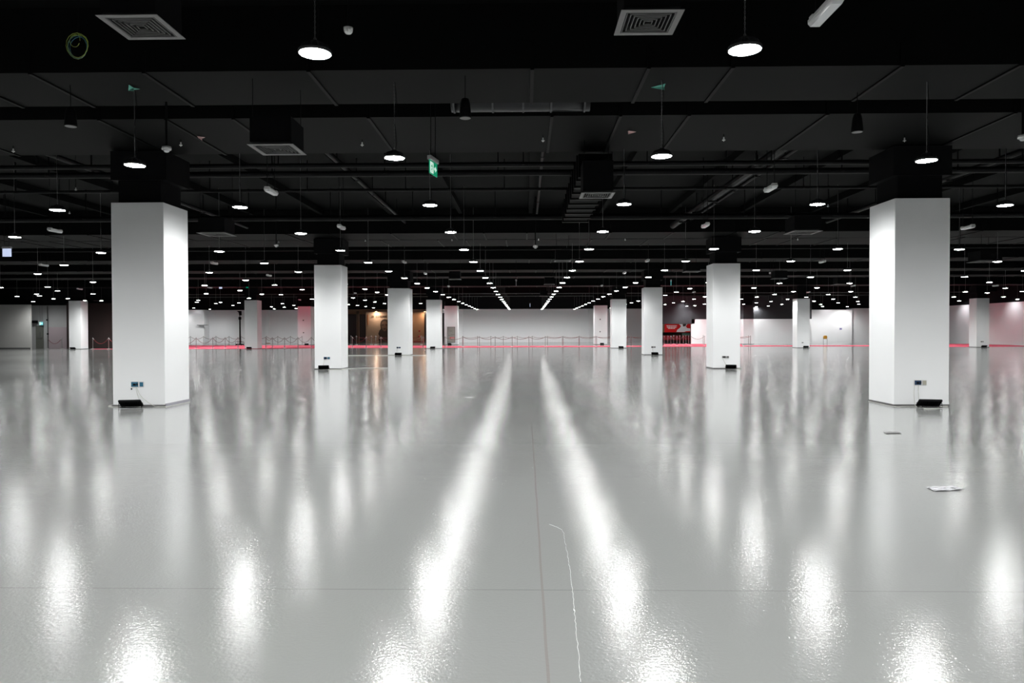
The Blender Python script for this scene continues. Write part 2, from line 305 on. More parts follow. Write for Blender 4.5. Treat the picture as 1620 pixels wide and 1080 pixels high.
# left side
struct('wall_left_front', MB().box(-50, X_(48, 62.6), 62.6, 62.8, 0, 3.80), M['dim_wall'])
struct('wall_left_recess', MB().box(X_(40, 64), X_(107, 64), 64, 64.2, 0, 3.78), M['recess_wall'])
struct('wall_left_upper', MB().box(-50, X_(290, 64.3), 64.2, 64.4, 3.78, SLAB), M['black_upper'])
struct('wall_left_dark', MB().box(X_(105.5, 63.6), X_(270, 63.6), 63.6, 64.2, 0, 3.95), M['maroon'])
struct('wall_left', MB().box(-50, -49.8, -22, 62.6, 0, SLAB), M['white_wall'])
struct('wall_partition_left', MB().box(X_(77, 63.6), X_(105.3, 63.6), 63.6, 63.75, 0, 1.5+6.6*63.6/1165), mat('pinkish_partition', (.30, .25, .27), .6))
struct('baseboard_left', MB().box(-50, X_(48, 62.6), 62.56, 62.6, 0, .1), M['panel_line'])
# right side
struct('wall_right_opening', MB().box(X_(1035, 79.5), X_(1099, 79.5), 79.5, 79.8, 2.13, SLAB), M['black_wall'])
struct('wall_right_bulkhead', MB().box(X_(1099, 79.5), X_(1180, 79.5), 79.5, 79.8, 2.63, SLAB), M['black_wall'])
struct('wall_right_low', MB().box(X_(1094, 79.5), X_(1180, 79.5), 79.5, 79.8, 0, 2.63), M['white_wall'])
struct('wall_right_bulkhead_inner', MB().box(X_(1180, 81), X_(1284, 81), 81, 81.3, 2.66, SLAB), M['black_wall'])
struct('wall_right_low_inner', MB().box(X_(1180, 81), X_(1284, 81), 81, 81.3, 0, 2.66), M['white_wall'])
struct('wall_right_bright', MB().box(X_(1281, 82.6), X_(1348, 82.6), 82.6, 82.8, 0, 1.5+31*82.6/1165), M['white_wall'])
struct('wall_right_back', MB().box(X_(1346.5, 83), 45.2, 83, 84.2, 0, 3.86), M['white_wall'])
struct('wall_right_back_upper', MB().box(X_(1281, 84), 45.2, 84.25, 84.5, 3.7, SLAB), M['black_upper'])
struct('wall_right', MB().box(45.2, 45.4, -22, 84.2, 0, 4.0), M['white_wall'])
struct('wall_right_upper', MB().box(45.25, 45.4, -22, 84.2, 4.0, SLAB), M['black_upper'])
struct('wall_front', MB().box(-50, 45.2, -22.2, -22, 0, 4), M['white_wall'])
struct('wall_front_upper', MB().box(-50, 45.2, -22.2, -22, 4, SLAB), M['black_upper'])
struct('wall_foyer', MB().box(X_(1000, 99), 45.2, 99, 99.2, 0, SLAB), mat('foyer_brown', (.13, .10, .09), .6))
# doors and recess
d = tag(MB().box(X_(57, 63.97), X_(69, 63.97), 63.92, 63.99, 0, 2.0, .01).build('door_1', mat('olive_grey_door', (.12, .125, .11), .5)), kind='structure')
MB().box(at(62, 530, 63.9).x, at(63.4, 530, 63.9).x, 63.88, 63.92, 1.05, 1.45).build('vision_panel', M['panel_line'], d)
MB().box(at(60, 532, 63.9).x, at(67, 532, 63.9).x, 63.86, 63.92, .90, .98).build('push_bar', M['panel_line'], d)

# ---------------------------------------------------------------- ceiling beams and ducts across the hall
BEAMS = [(10.2, 11.72, 5.1, 'nearest, in front of the first columns'), (12.45, 14.95, 5.1, 'directly over the first pair of columns'),
 (27.3, 29.2, 5.1, 'over the second pair of columns'), (29.7, 32, 5.15, 'just behind the second pair of columns'), (37.4, 39.4, 5.1, 'between the second and third columns'),
 (44.0, 46, 5.1, 'over the third pair of columns'), (49.3, 51.2, 5.1, 'between the third and fourth columns'), (59.7, 61.6, 5.1, 'over the fourth pair of columns'),
 (71.5, 73.5, 5.1, 'between the fourth and fifth columns'), (77, 79, 5.1, 'over the farthest columns')]
for n, (a, b, z, where) in enumerate(BEAMS):
    x1 = 45.15
    t = empty('air_duct' if n != 1 else 'ceiling_beam', (0, a, z), 'wide black ' + ('air duct' if n != 1 else 'boxed beam') + ' across the ceiling, ' + where, 'duct' if n != 1 else 'beam', 'black ducts across the ceiling')
    o = MB().box(-49.7, x1, 0, b-a, 0, SLAB-z-.003).build('casing', M['soffit'], t)
    x = -48+random.random(); rb = MB().box(0, .05, -.012, b-a+.012, -.022, .3).mesh('flange', M['duct'])
    while x < x1-1:       # joint flanges and hanger rails under the casing
        inst(rb, 'flange', t, (x, 0, 0)); x += random.choice((1.15, 1.6, 2.3, 3.1))
# long stiffener ribs running down the hall between the beams
t = empty('ceiling_ribs', (0, 15, SLAB-.22), 'dark downstand ribs running away under the black ceiling slab', 'rib')
rb = MB().box(0, .14, 0, 12.1, 0, .215).mesh('rib', M['ceiling_black'])
x = -41
while x < 41:
    inst(rb, 'rib', t, (x, 0, 0)); x += 2.57
# pipes across the hall, with hangers
def pipe_run(Y, z, r, label, hang=True):
    t = empty('ceiling_pipe', (0, Y, z), label, 'pipe', 'black pipes under the ceiling')
    MB().tube([(-49.5, 0, 0), (45.1, 0, 0)], r, 10).build('pipe', M['pipe'], t)
    hm = MB().box(-.012, .012, -.012, .012, r*.8, SLAB-z-.005).rev([(r*1.3, -.02), (r*1.3, .02)], 10).mesh('hanger', M['pipe']); x = -40+random.random()
    while x < 40: inst(hm, 'hanger', t, (x, 0, 0)); x += 2.6
pipe_run(15.6, 5.0, .05, 'thin black pipe across the ceiling just behind the first columns')
pipe_run(16.9, 5.1, .07, 'thick black pipe across the ceiling, second behind the first columns')
pipe_run(19.4, 5.2, .04, 'slim black pipe across the ceiling between first and second columns')
pipe_run(23.2, 5.05, .09, 'heavy black pipe across the ceiling before the second columns')
pipe_run(34.6, 5.3, .05, 'black pipe across the ceiling behind the second columns')
for k, (x, z, r, a, b, wh) in enumerate(((5.35, 5.28, .11, 15.2, 26.9, 'thick black pipe running down the hall, right of the aisle'), (6.0, 5.5, .05, 15.2, 26.9, 'slim black pipe beside the thick one right of the aisle'),
      (-10.2, 5.3, .06, 15.2, 26.9, 'black pipe running down the hall, far left behind the near column'), (-4.4, 5.45, .05, 15.2, 26.9, 'black pipe running down the hall, left of the aisle'),
      (10.9, 5.4, .07, 15.2, 26.9, 'black pipe running down the hall, far right behind the near column'), (.4, 5.55, .035, 15.2, 26.9, 'thin black conduit running down the middle of the ceiling'))):
    t = empty('ceiling_pipe', (x, a, z), wh, 'pipe', 'black pipes under the ceiling')
    MB().tube([(0, 0, 0), (0, b-a, 0)], r, 10).build('pipe', M['pipe'], t)
    hm = MB().box(-.012, .012, -.012, .012, -r*.9, SLAB-z-.005).box(-r*1.25, r*1.25, -.02, .02, -r*1.25, -r*.85).mesh('hanger', M['pipe'])
    for q in range(1, 6): inst(hm, 'hanger', t, (0, q*2, 0))
# foil wrapped junction between the two front beams, over the aisle
p0, p1 = at(712, 170, 11.85), at(935, 170, 11.85)
t = empty('duct_branch', ((p0.x+p1.x)/2, 12.08, 5.28), 'short foil-wrapped round duct between the two nearest ceiling ducts', 'duct')
L_ = (p1.x-p0.x)
MB().tube([(-L_/2, 0, 0), (L_/2, 0, 0)], .21, 20).build('tube', M['shiny_foil'], t, True)
bm_ = MB().tube([(-.015, 0, 0), (.015, 0, 0)], .225, 20).mesh('band', M['metal_dark'])
for q in (-.48, -.2, .02, .22, .46): inst(bm_, 'band', t, (q*L_, 0, 0))
for q in (-.3, .3): MB().tube([(q*L_, 0, .2), (q*L_, 0, SLAB-5.285)], .01, 6).build('hanger', M['pipe'], t)

# ---------------------------------------------------------------- columns
COLS = []
def column(pxl, pxr, Y, label, low_black=None, z=4.05, x=None):
    x0, x1 = x if x else (X_(pxl, Y), X_(pxr, Y)); w_ = x1-x0; xc = (x0+x1)/2
    t = empty('column', (xc, Y+w_/2, 0), label, 'column', 'square columns')
    h = w_/2
    if low_black:
        MB().box(-h, h, -h, h, 0, low_black).build('cladding', M['column_white'], t)
        MB().box(-h, h, -h, h, low_black, z).build('upper_cladding', M['black_wall'], t)
    else:
        MB().box(-h, h, -h, h, 0, z, .006).build('cladding', M['column_white'], t)
    n = h-.10
    MB().box(-n, n, -n, n, z, 5.072).build('neck', M['black'], t)
    c = h+.05
    MB().box(-h-.02, c, -h+.03, h, 4.50, 5.072).build('drop_head', M['black'], t)
    MB().box(-h-.012, h+.012, -h-.012, h+.012, 0, .035).build('base_strip', M['grille'], t)  # grey baseboard round the column foot
    COLS.append((x0, x1, Y, w_)); return t
c_ = column(0, 0, 14.5, 'large white square column standing nearest on the left', x=(-8.22, -7.17))
MB().box(.526, .540, -.53, .53, .0, .055).build('torn_film', M['lilac_film'], c_)
column(0, 0, 14.5, 'large white square column standing nearest on the right', x=(7.19, 8.25))
column(497.5, 540, 28.5, 'white square column, second one back on the left of the aisle')
column(1128, 1171, 28.5, 'white square column, second one back on the right of the aisle')
column(613.5, 647.5, 44.4, 'white square column, third one back on the left of the aisle')
column(1019.5, 1048, 44.4, 'white square column, third one back on the right of the aisle')
column(674.5, 697, 61.1, 'white square column, fourth one back on the left of the aisle')
column(968, 991, 61.1, 'white square column, fourth one back on the right of the aisle')
column(703, 724, 76.5, 'pale pinkish column with a grey panel on it, at the far wall')
column(940.5, 961, 76.5, 'farthest pale column right of the aisle, by the far wall')
column(109, 128, 61, 'white square column at the far left beside the dark wall')
column(387, 407, 61, 'white square column behind the black mast lift on the left')
column(1261, 1281, 61, 'white square column between the low wall and the bright wall')
column(1545, 1565, 61.5, 'white square column at the far right before the pink-lit wall')
column(471, 492, 77, 'pink-lit column standing behind the red carpet on the left')
column(1176, 1192, 76.8, 'far column white below and black above, right of the aisle', low_black=2.6)

# ---------------------------------------------------------------- pendant lamps
def chain_mesh(L):
    mb = MB(); z = 0; k = 0
    while z < L:
        a = .013; pts = []
        for q in range(6):
            an = 2*math.pi*q/6; dx = .006*math.cos(an); dz = .014*math.sin(an)
            pts.append((dx, 0, z+.014+dz) if k % 2 else (0, dx, z+.014+dz))
        mb.tube(pts, .0022, 4, True); z += .024; k += 1
    return mb.mesh('chain', M['chain'])
def chain_far(L): return MB().tube([(0, 0, 0), (0, 0, L)], .006, 5).mesh('chain', M['chain'])
def cord(L):
    pts = [(.018+.014*math.sin(q*1.3), .01*math.cos(q), L*q/8) for q in range(9)]
    return MB().tube(pts, .0045, 5).mesh('power_cord', M['pipe'])
CH = {True: {}, False: {}}; CO = {}
housing = MB().rev([(.150, .0), (.152, .02), (.148, .03), (.10, .045), (.09, .075), (.05, .08), (.045, .11), (.0, .115)], 24).mesh('housing', M['metal_dark'], False)
fins = MB()
for q in range(24):
    a = q*math.pi/12; c_, s_ = math.cos(a), math.sin(a)
    fins.poly([(.05*c_-.002*s_, .05*s_+.002*c_, .045), (.135*c_-.002*s_, .135*s_+.002*c_, .035), (.12*c_-.002*s_, .12*s_+.002*c_, .075), (.05*c_-.002*s_, .05*s_+.002*c_, .1)], (.004*s_, -.004*c_, 0))
fins = fins.mesh('heat_sink', M['metal_dark'])
diffm = MB().rev([(0.0001, -.018), (.06, -.016), (.11, -.008), (.142, .0)], 16).mesh('diffuser', M['lit'], True)
hook = MB().tube([(.012*math.cos(q*.9), 0, .13+.016*math.sin(q*.9)) for q in range(7)], .003, 5, True).mesh('hook', M['chain'])
def duct_above(Y):
    for a, b, z, _ in BEAMS:
        if a-.02 <= Y <= b+.02: return z
    return SLAB
def side(i): return ('left' if i < 0 else 'right'), (-i if i < 0 else i+1)

FAR = {'above the dim wall at the left': [(.5, 454.7), (27, 468.6), (58, 465.2), (62.5, 468), (52.5, 477), (59.7, 433.4), (75.5, 454), (91, 460), (84.5, 472.5), (107.5, 472.2), (134.5, 475.4), (147, 464.7), (147, 446.2), (160.5, 475.5)],
 'above the left white wall': [(323.7, 451.4), (326.2, 464.5), (313.6, 474.8), (311.2, 477.8), (341.5, 480), (348.5, 478.2), (306.8, 487.3), (332, 489.2), (379.5, 459.4), (394, 471.6), (368.6, 482.9), (378, 479.1), (388.7, 443.2)],
 'between mast lift and second column': [(434.5, 450.7), (414, 465.3), (444.5, 466), (478, 458), (493.5, 473), (446.8, 480.2), (429.5, 485.2), (433.8, 488.4), (449.7, 485.7), (468.4, 487.6), (465, 482.7)],
 'above the brown shop front': [(577.3, 457.3), (596.7, 462.3), (558.6, 471.2), (577.3, 474.6), (593, 477.5), (565.2, 482.8), (578.8, 484.6), (591, 486.8), (551.5, 481.5), (608.5, 480), (612.5, 466.3), (665.5, 479.8)],
 'above the opening on the right': [(1052.5, 466.8), (1070, 461.8), (1091.3, 456.3), (1065.5, 478.9), (1080.5, 476.5), (1097.7, 473), (1052, 481.5), (1086.8, 484.2), (1099.3, 483.4), (1115, 469.3), (1114.5, 481)],
 'above the low white wall': [(1233.3, 448), (1192.5, 455.4), (1225.3, 465.6), (1255.4, 461.2), (1197, 469.6), (1246, 473.3), (1173, 473), (1219.7, 476.7), (1196.6, 478.9), (1176.5, 481.3), (1237, 481.3), (1196.6, 485), (1215.5, 483.7), (1252.5, 485.2)],
 'above the bright white wall': [(1292.3, 455.2), (1344.3, 448), (1310.3, 465.7), (1346, 461.2), (1275.8, 470), (1353.2, 469.7), (1318.3, 473), (1287.8, 476.3), (1325.8, 479), (1298.4, 481.4), (1301.5, 484.5), (1325, 486), (1357, 476.6), (1358.7, 481)],
 'above the pink-lit right wall': [(1526, 437.8), (1565, 446.5), (1590.3, 455.8), (1617.5, 461), (1527.2, 461.5), (1561.8, 463.2), (1509.2, 469.5), (1587.5, 469.5), (1517.3, 475.7), (1537, 473.7), (1609.6, 473.3)]}
def px_of(x, y, z):
    d = Vector((x, y, z))-CAM; return 810+F_PX*d.dot(RIGHT)/d.dot(FWD), 540+F_PX*d.dot(DOWN)/d.dot(FWD)
ZONES = ((-5, 177, 425), (299, 500, 441), (500, 615, 450), (650, 676, 476), (1046, 1118, 450), (1170, 1283, 444), (1283, 1374, 444), (1500, 1625, 431))
def in_zone(x, y):
    a, b = px_of(x, y, 4.0); return any(p <= a <= q and b > r for p, q, r in ZONES)
def lamp(x, y, z, lab):
    t = empty('pendant_lamp', (x, y, z), lab, 'lamp', 'round pendant lamps in rows')
    inst(diffm, 'diffuser', t); inst(housing, 'housing', t)
    if y < 36: inst(fins, 'heat_sink', t); inst(hook, 'hook', t)
    L = round(duct_above(y)-z-.105+.004, 3); near = y < 13
    if L not in CH[near]: CH[near][L] = (chain_mesh if near else chain_far)(L)
    inst(CH[near][L], 'chain', t, (0, 0, .105))
    if y < 25:
        if L not in CO: CO[L] = cord(L)
        inst(CO[L], 'power_cord', t, (0, 0, .105))
vis = {}
for i in sorted(LAMPS):
    k = 0; kb = 0
    for (j, x, y, v) in LAMPS[i]:
        if x > 44.2 or (v and in_zone(x, y)): continue
        inside = any(a-.16 < x < b+.16 and Y-.16 < y < Y+w_+.16 for a, b, Y, w_ in COLS)
        if inside: y -= 1.0
        z = 4.004
        if j == 1 and i in (-2, 1): z = 3.955
        sd, n = side(i)
        if v:
            k += 1
            lab = 'lit round pendant lamp, %s row %s of the aisle, %s from the camera' % (ORD[n], sd, ORD[k])
        else: continue
        lamp(x, y, z, lab)
# the rows beside and behind the camera, none of them in the picture
V = []; Fc = []; Mi = []
for ya in range(-5, 16):
    for xa in range(-9, 9):
        x = .03+(xa+.5)*3.85; y = 6.67+ya*4.113
        if y > -.5:
            a, b = px_of(x, y, 4.0)
            if y > 1 and -40 < a < 1660 and b > -25: continue
            if abs(x) > .75*max(y, 0)+17: continue
        n = len(V)
        for r, z in ((.14, 0), (.15, .002), (.15, .03), (.06, .09)):
            for q in range(12): V.append((x+r*math.cos(q*math.pi/6), y+r*math.sin(q*math.pi/6), 4.0+z))
        Fc.append(tuple(n+11-q for q in range(12))); Mi.append(0)
        for k in range(3):
            for q in range(12): Fc.append((n+k*12+q, n+k*12+(q+1) % 12, n+k*12+12+(q+1) % 12, n+k*12+12+q)); Mi.append(1)
        Fc.append(tuple(n+36+q for q in range(12))); Mi.append(1)
        n = len(V); zt = duct_above(y)
        V += [(x-.005, y, 4.08), (x+.005, y, 4.08), (x+.005, y, zt), (x-.005, y, zt), (x, y-.005, 4.08), (x, y+.005, 4.08), (x, y+.005, zt), (x, y-.005, zt)]
        Fc += [(n, n+1, n+2, n+3), (n+4, n+5, n+6, n+7)]; Mi += [1, 1]
me = bpy.data.meshes.new('pendant_lamps'); me.from_pydata(V, [], Fc); me.materials.append(M['lit']); me.materials.append(M['metal_dark'])
for p_, mi in zip(me.polygons, Mi): p_.material_index = mi
o = bpy.data.objects.new('pendant_lamps', me); col.objects.link(o)
tag(o, 'more rows of round pendant lamps beside and behind the camera, out of the picture', 'lamp', None, 'stuff')
for zone, L_ in FAR.items():
    for k, (px, py) in enumerate(sorted(L_)):
        p = lv(px, py, 4.0); lamp(p.x, min(p.y, 81.4) if px > 1283 and px < 1350 else p.y, 4.0, 'lit round pendant lamp %s, %s from left' % (zone, ORD[k+1]))

# small spotlights washing the walls
def wall_washer(x, y, z, aim, label, power=11):
    t = empty('wall_spotlight', (x, y, z), label, 'spotlight', 'small spotlights at the walls')
    d = (Vector(aim)-Vector((x, y, z))).normalized(); q = d.to_track_quat('-Z', 'Y')
    b = MB().rev([(.05, 0), (.055, .01), (.055, .12), (.03, .16), (.0001, .165)], 16).build('body', M['black'], t); b.rotation_mode = 'QUATERNION'; b.rotation_quaternion = q
    g = MB().rev([(0.0001, .004), (.045, .004)], 16).build('lens', M['spot_lens'], t); g.rotation_mode = 'QUATERNION'; g.rotation_quaternion = q
    MB().tube([(0, 0, .05), (0, 0, duct_above(y)-z)], .01, 6).build('hanger_rod', M['pipe'], t)
    l = bpy.data.lights.new('spot', 'SPOT'); l.energy = power*9; l.spot_size = math.radians(125); l.spot_blend = .9; l.shadow_soft_size = .05; l.color = (1, .98, 1)
    o = bpy.data.objects.new('light_source', l); col.objects.link(o); o.parent = t; o.location = d*.06; o.rotation_mode = 'QUATERNION'; o.rotation_quaternion = q
for k, y in enumerate((53.5, 61, 68.9, 76.5)):
    wall_washer(43.9, y, 4.3, (45.2, y, 2.6), 'small black spotlight lighting the pink-lit right wall, %s from the camera' % ORD[k+1])
a = at(1313, 488, 81.6); wall_washer(a.x, 81.6, 4.1, (a.x, 82.6, 3), 'small black spotlight above the bright white wall', 4)
a = at(1083, 486, 78.8); wall_washer(a.x, 78.7, 4.2, (a.x, 79.5, 3.6), 'small black spotlight over the dark wall at the opening', 8)
a = at(306, 488, 85.6); wall_washer(a.x, 85.6, 4.2, (a.x, 86.6, 3), 'small black spotlight above the left white wall', 2)
# ---------------------------------------------------------------- emergency battens
bt = MB()
bt.hexa([(-.045, -.25, 0), (.045, -.25, 0), (.045, .25, 0), (-.045, .25, 0), (-.062, -.27, .035), (.062, -.27, .035), (.062, .27, .035), (-.062, .27, .035)])
batl = bt.mesh('lens', M['clear_grey']); batb = MB().box(-.062, .062, -.275, .275, .036, .075, .006).mesh('base', M['plastic'])
batc = MB().box(-.05, .05, -.27, .27, .075, .085).box(-.05, .05, -.27, -.19, .08, .10).box(-.05, .05, .19, .27, .08, .10).mesh('bracket', M['plastic'])
BAT = [(1306, 25, 'nearest, at the top right'), (429, 306, 'left, above and left of the second column'), (1219, 301, 'right, under the thick pipe'), (540, 362, 'left, straight above the second column'), (1116, 359, 'right, just left of the second column'),
 (87, 367, 'far left, left of the near column'), (1531, 362, 'far right, right of the near column'), (69, 421, 'far left, second one down'), (339, 418, 'just right of the near left column'), (639.5, 416, 'above the third left column'),
 (673, 434, 'above the fourth left column'), (425.5, 437, 'left of the second left column'), (1024, 414, 'above the third right column'), (988, 433, 'above the fourth right column'), (1301, 415.5, 'left of the near right column, upper'), (1221, 433, 'right of the second right column'),
 (1349.5, 453, 'left of the near right column, lower'), (1575, 453, 'far right, low down'), (126, 458, 'far left above the lone column'), (332, 456, 'over the left white wall'), (562, 464.5, 'between second and third left columns'), (710, 454, 'small, left of the middle aisle'), (952, 453, 'small, right of the middle aisle'), (1098, 463, 'left of the second right column, low'), (1279, 463, 'over the bright white wall'), (474, 475, 'over the pink-lit column')]
for px, py, wh in BAT:
    p = lv(px, py, 4.4)
    t = empty('emergency_light', p, 'unlit white emergency batten under the ceiling, ' + wh, 'light', 'white emergency battens')
    inst(batl, 'lens', t); inst(batb, 'base', t); inst(batc, 'bracket', t)
    L = duct_above(p.y-.229)-4.4; L2 = duct_above(p.y+.229)-4.4
    MB().box(-.006, .006, -.235, -.223, .09, L).build('hanger_rod', M['pipe'], t); MB().box(-.006, .006, .223, .235, .09, L2).build('hanger_rod', M['pipe'], t)

# ---------------------------------------------------------------- square ceiling diffusers with plenum boxes
def diffuser(px, py, z, s, label, rz=0, neck=None):
    p = lv(px, py, z); t = empty('ceiling_vent', p, label, 'vent', 'square grey air vents'); t.rotation_euler.z = rz
    h = s/2; f = MB(); r0 = h; r1 = h-.06*s/.63
    def frame(mb, a, b, z0, z1):
        for (A, B) in (((-a, -a), (a, -a)), ((a, -a), (a, a)), ((a, a), (-a, a)), ((-a, a), (-a, -a))):
            k = b/a; mb.hexa([(A[0], A[1], z0), (B[0], B[1], z0), (B[0]*k, B[1]*k, z0+.0), (A[0]*k, A[1]*k, z0+.0), (A[0], A[1], z0+.006), (B[0], B[1], z0+.006), (B[0]*k, B[1]*k, z1), (A[0]*k, A[1]*k, z1)])
    frame(f, h, r1, 0, .012); f.build('frame', M['grille'], t)
    n = 6
    for q in range(n):
        a = r1*(1-q/(n+.3)) - .008; lm = MB()
        k = (a-.022*s/.63)/a
        for (A, B) in (((-a, -a), (a, -a)), ((a, -a), (a, a)), ((a, a), (-a, a)), ((-a, a), (-a, -a))):
            c = (a-.009)/a
            lm.hexa([(A[0], A[1], 0), (B[0], B[1], 0), (B[0]*c, B[1]*c, -.001), (A[0]*c, A[1]*c, -.001), (A[0], A[1], .03), (B[0], B[1], .03), (B[0]*c, B[1]*c, .012), (A[0]*c, A[1]*c, .012)])
        lm.build('louver', M['louver'], t)
    MB().box(-h*.9, h*.9, -h*.9, h*.9, .045, neck or .4).build('plenum_box', M['black'], t)
    zt = duct_above(p.y)-z
    for q in (-.8, .8): MB().tube([(h*q, h*q, neck or .4), (h*q, h*q, zt)], .006, 5).build('hanger_rod', M['pipe'], t)
    return t
diffuser(225, 44, 4.68, .63, 'square grey louvred air vent at the top left of the ceiling')
diffuser(1025, 36.5, 4.68, .63, 'square grey louvred air vent at the top, right of the middle')
diffuser(439, 237, 4.15, .66, 'square grey air vent under a black box, left of the aisle')
diffuser(944, 309.5, 4.1, .64, 'square grey air vent under a black box, right of the aisle', neck=.62)
for px, py, s, wh in ((343, 371, .78, 'just right of the near left column'), (1270, 368, .78, 'left of the near right column'), (890, 413, .62, 'right of the aisle, over the far wall'), (1558, 414, .9, 'far right behind a pendant lamp'),
       (720, 442, .62, 'left of the aisle, seen edge on'), (869, 450, .62, 'small, just right of the aisle'), (860, 468.5, .62, 'smallest, right of the aisle'), (1094, 430, .7, 'left of the second right column'), (1232.5, 441, .7, 'right of the second right column'), (1330, 450, .7, 'low, left of the near right column'), (157, 476, .7, 'above the dark wall at the left')):
    diffuser(px, py, 4.1, s, 'thin grey square air vent, ' + wh)
# ribbed duct feeding the vent right of the aisle
p = lv(944, 309.5, 4.1)
t = empty('ribbed_duct', (p.x, p.y, 4.7), 'black ribbed rectangular duct running back from the vent right of the aisle', 'duct')
q0 = Vector((0, .4, 0)); MB().box(-.33, .33, .3, 6.4, -.18, .28).build('casing', M['soffit'], t)
rm = MB().box(-.36, .36, 0, .12, -.215, .3).mesh('rib', M['duct'])
for k in range(9): inst(rm, 'rib', t, (0, .5+k*.7, 0))

# ---------------------------------------------------------------- small ceiling fittings
def speaker(px, py, label):
    p = lv(px, py, 4.5); t = empty('ceiling_speaker', p, label, 'speaker', 'black hanging loudspeakers')
    MB().rev([(.085, 0), (.088, .02), (.07, .2), (.05, .27), (.0, .29)], 20).build('body', M['black'], t, True)
    MB().rev([(.0, -.004), (.07, -.004), (.078, .0), (.078, .004)], 20).build('grille', M['grille'], t)
    MB().tube([(0, 0, .27), (0, 0, duct_above(p.y)-4.5)], .006, 6).build('hanger', M['pipe'], t)
speaker(112, 200, 'black hanging loudspeaker at the left, below a dark duct'); speaker(736, 187, 'black hanging loudspeaker left of the middle of the ceiling')
speaker(1356, 209, 'black hanging loudspeaker at the right of the ceiling')
def dome(px, py, r, z, label, pole=True):
    p = lv(px, py, z); t = empty('dome_camera', p, label, 'camera', 'white dome cameras')
    MB().rev([(r, .0), (r*1.05, .02), (r*.95, r*.75), (r*.5, r*.9), (0, r*.92)], 20).build('housing', M['plastic'], t, True)
    MB().rev([(0.0001, -r*.62), (r*.4, -r*.55), (r*.68, -r*.2), (r*.7, .0)], 20).build('dome_glass', M['clear_grey'], t, True)
    MB().tube([(0, 0, r*.9), (0, 0, duct_above(p.y)-z)], .018, 8).build('pole', M['pipe'], t)
dome(263.5, 237, .07, 4.35, 'white dome camera on a black pole above the near left column')
dome(1618, 219, .07, 4.5, 'white dome camera cut by the right edge of the picture')
dome(437, 389, .07, 4.35, 'small white dome camera left of the second left column')
dome(847, 391, .08, 4.3, 'small white dome camera above the middle aisle')
dome(109, 196, .045, 4.75, 'tiny white dome fitting by the left loudspeaker') if 0 else None
p = lv(551, 49, 4.7); t = empty('smoke_detector', p, 'pale smoke detector beside the nearest left pendant lamp', 'detector', 'smoke detectors')
MB().rev([(0.0001, -.03), (.03, -.028), (.045, -.01), (.05, .02), (.05, .035)], 20).build('sensor', M['plastic'], t, True)
MB().tube([(0, 0, .03), (0, 0, duct_above(p.y)-4.7)], .008, 6).build('hanger', M['pipe'], t)
spm = [MB().rev([(.028, -.012), (.03, -.006), (.028, 0)], 12).mesh('deflector', M['plastic']), MB().rev([(.006, -.03), (.008, -.012)], 8).rev([(.012, 0), (.014, .03), (.01, .05)], 8).mesh('body', M['plastic'])]
SPR = [(21, 239), (286, 229), (573, 229), (859, 222), (1145, 221), (1431, 222)] + [(852, 379.5), (989, 379.5), (1125, 379.5), (715, 380), (578, 381), (441, 383), (1262, 379), (110, 337), (1310, 326), (120, 300)]
for k, (px, py) in enumerate(SPR):
    p = lv(px, py, 5.0); row = 'front' if py < 250 else 'rear'
    t = empty('sprinkler', p, 'tiny white ceiling sprinkler, %s one of the %s row' % (ORD[sorted(a for a, b in SPR if (b < 250) == (py < 250)).index(px)+1], row), 'sprinkler', 'ceiling sprinklers')
    inst(spm[0], 'deflector', t); inst(spm[1], 'body', t)
    zt = duct_above(p.y)-5.0
    MB().tube([(0, 0, .04), (0, 0, max(zt, .08))], .007, 6).build('drop_pipe', M['pipe'], t)
# paper planes caught under the ceiling
def plane(px, py, z, rz, m, label, s=.16, tilt=0):
    p = lv(px, py, z)
    mb = MB(); mb.poly([(0, s*.8, 0), (-s*.5, -s*.45, .012), (-s*.04, -s*.4, 0)], (0, 0, .002)); mb.poly([(0, s*.8, 0), (s*.04, -s*.4, 0), (s*.5, -s*.45, .012)], (0, 0, .002))
    mb.poly([(0, s*.8, 0), (0, -s*.4, 0), (0, -s*.4, -.045)], (.002, 0, 0))
    o = mb.build('paper_plane', m); o.location = p; o.rotation_euler = (tilt, .15, rz); tag(o, label, 'paper plane', 'paper planes on the ceiling'); return o
plane(209, 140.5, 5.07, .9, M['paper_green'], 'green folded paper plane stuck under the duct at the left')
plane(1044, 138, 5.07, 1.5, M['paper_green'], 'green folded paper plane stuck under the duct right of the middle')
plane(317, 218, 5.07, 3.0, M['paper_pink'], 'pink folded paper plane stuck under the beam at the left', .13)
plane(998, 208.5, 5.07, -1.5, M['paper_pink'], 'pink folded paper plane stuck under the beam right of the middle', .12)
# coil of cable hanging at the top left
p = lv(123, 73, 4.6)
t = empty('cable_coil', p, 'coil of yellow-green and blue cable hanging at the top left', 'cable')
def coil(rx, rz_, n, dx, dz, seed):
    random.seed(seed); pts = []
    for k in range(n*16): a = k*math.pi/8; pts.append((dx+rx*math.cos(a)*(1+.08*math.sin(k*.37)), .015*math.sin(k*.21), dz+rz_*math.sin(a)*(1+.07*math.cos(k*.29))))
    return pts
MB().tube(coil(.115, .13, 3, 0, 0, 1), .0035, 5).tube(coil(.06, .07, 1, -.035, .06, 2), .003, 5).build('yellow_loop', M['yg_cable'], t)
MB().tube(coil(.10, .12, 2, .005, -.02, 3), .0035, 5).build('blue_loop', M['blue_cable'], t)
MB().tube([(0, 0, .12), (.01, 0, .3), (0, 0, duct_above(p.y)-4.6)], .0035, 5).build('hanging_cord', M['pipe'], t)
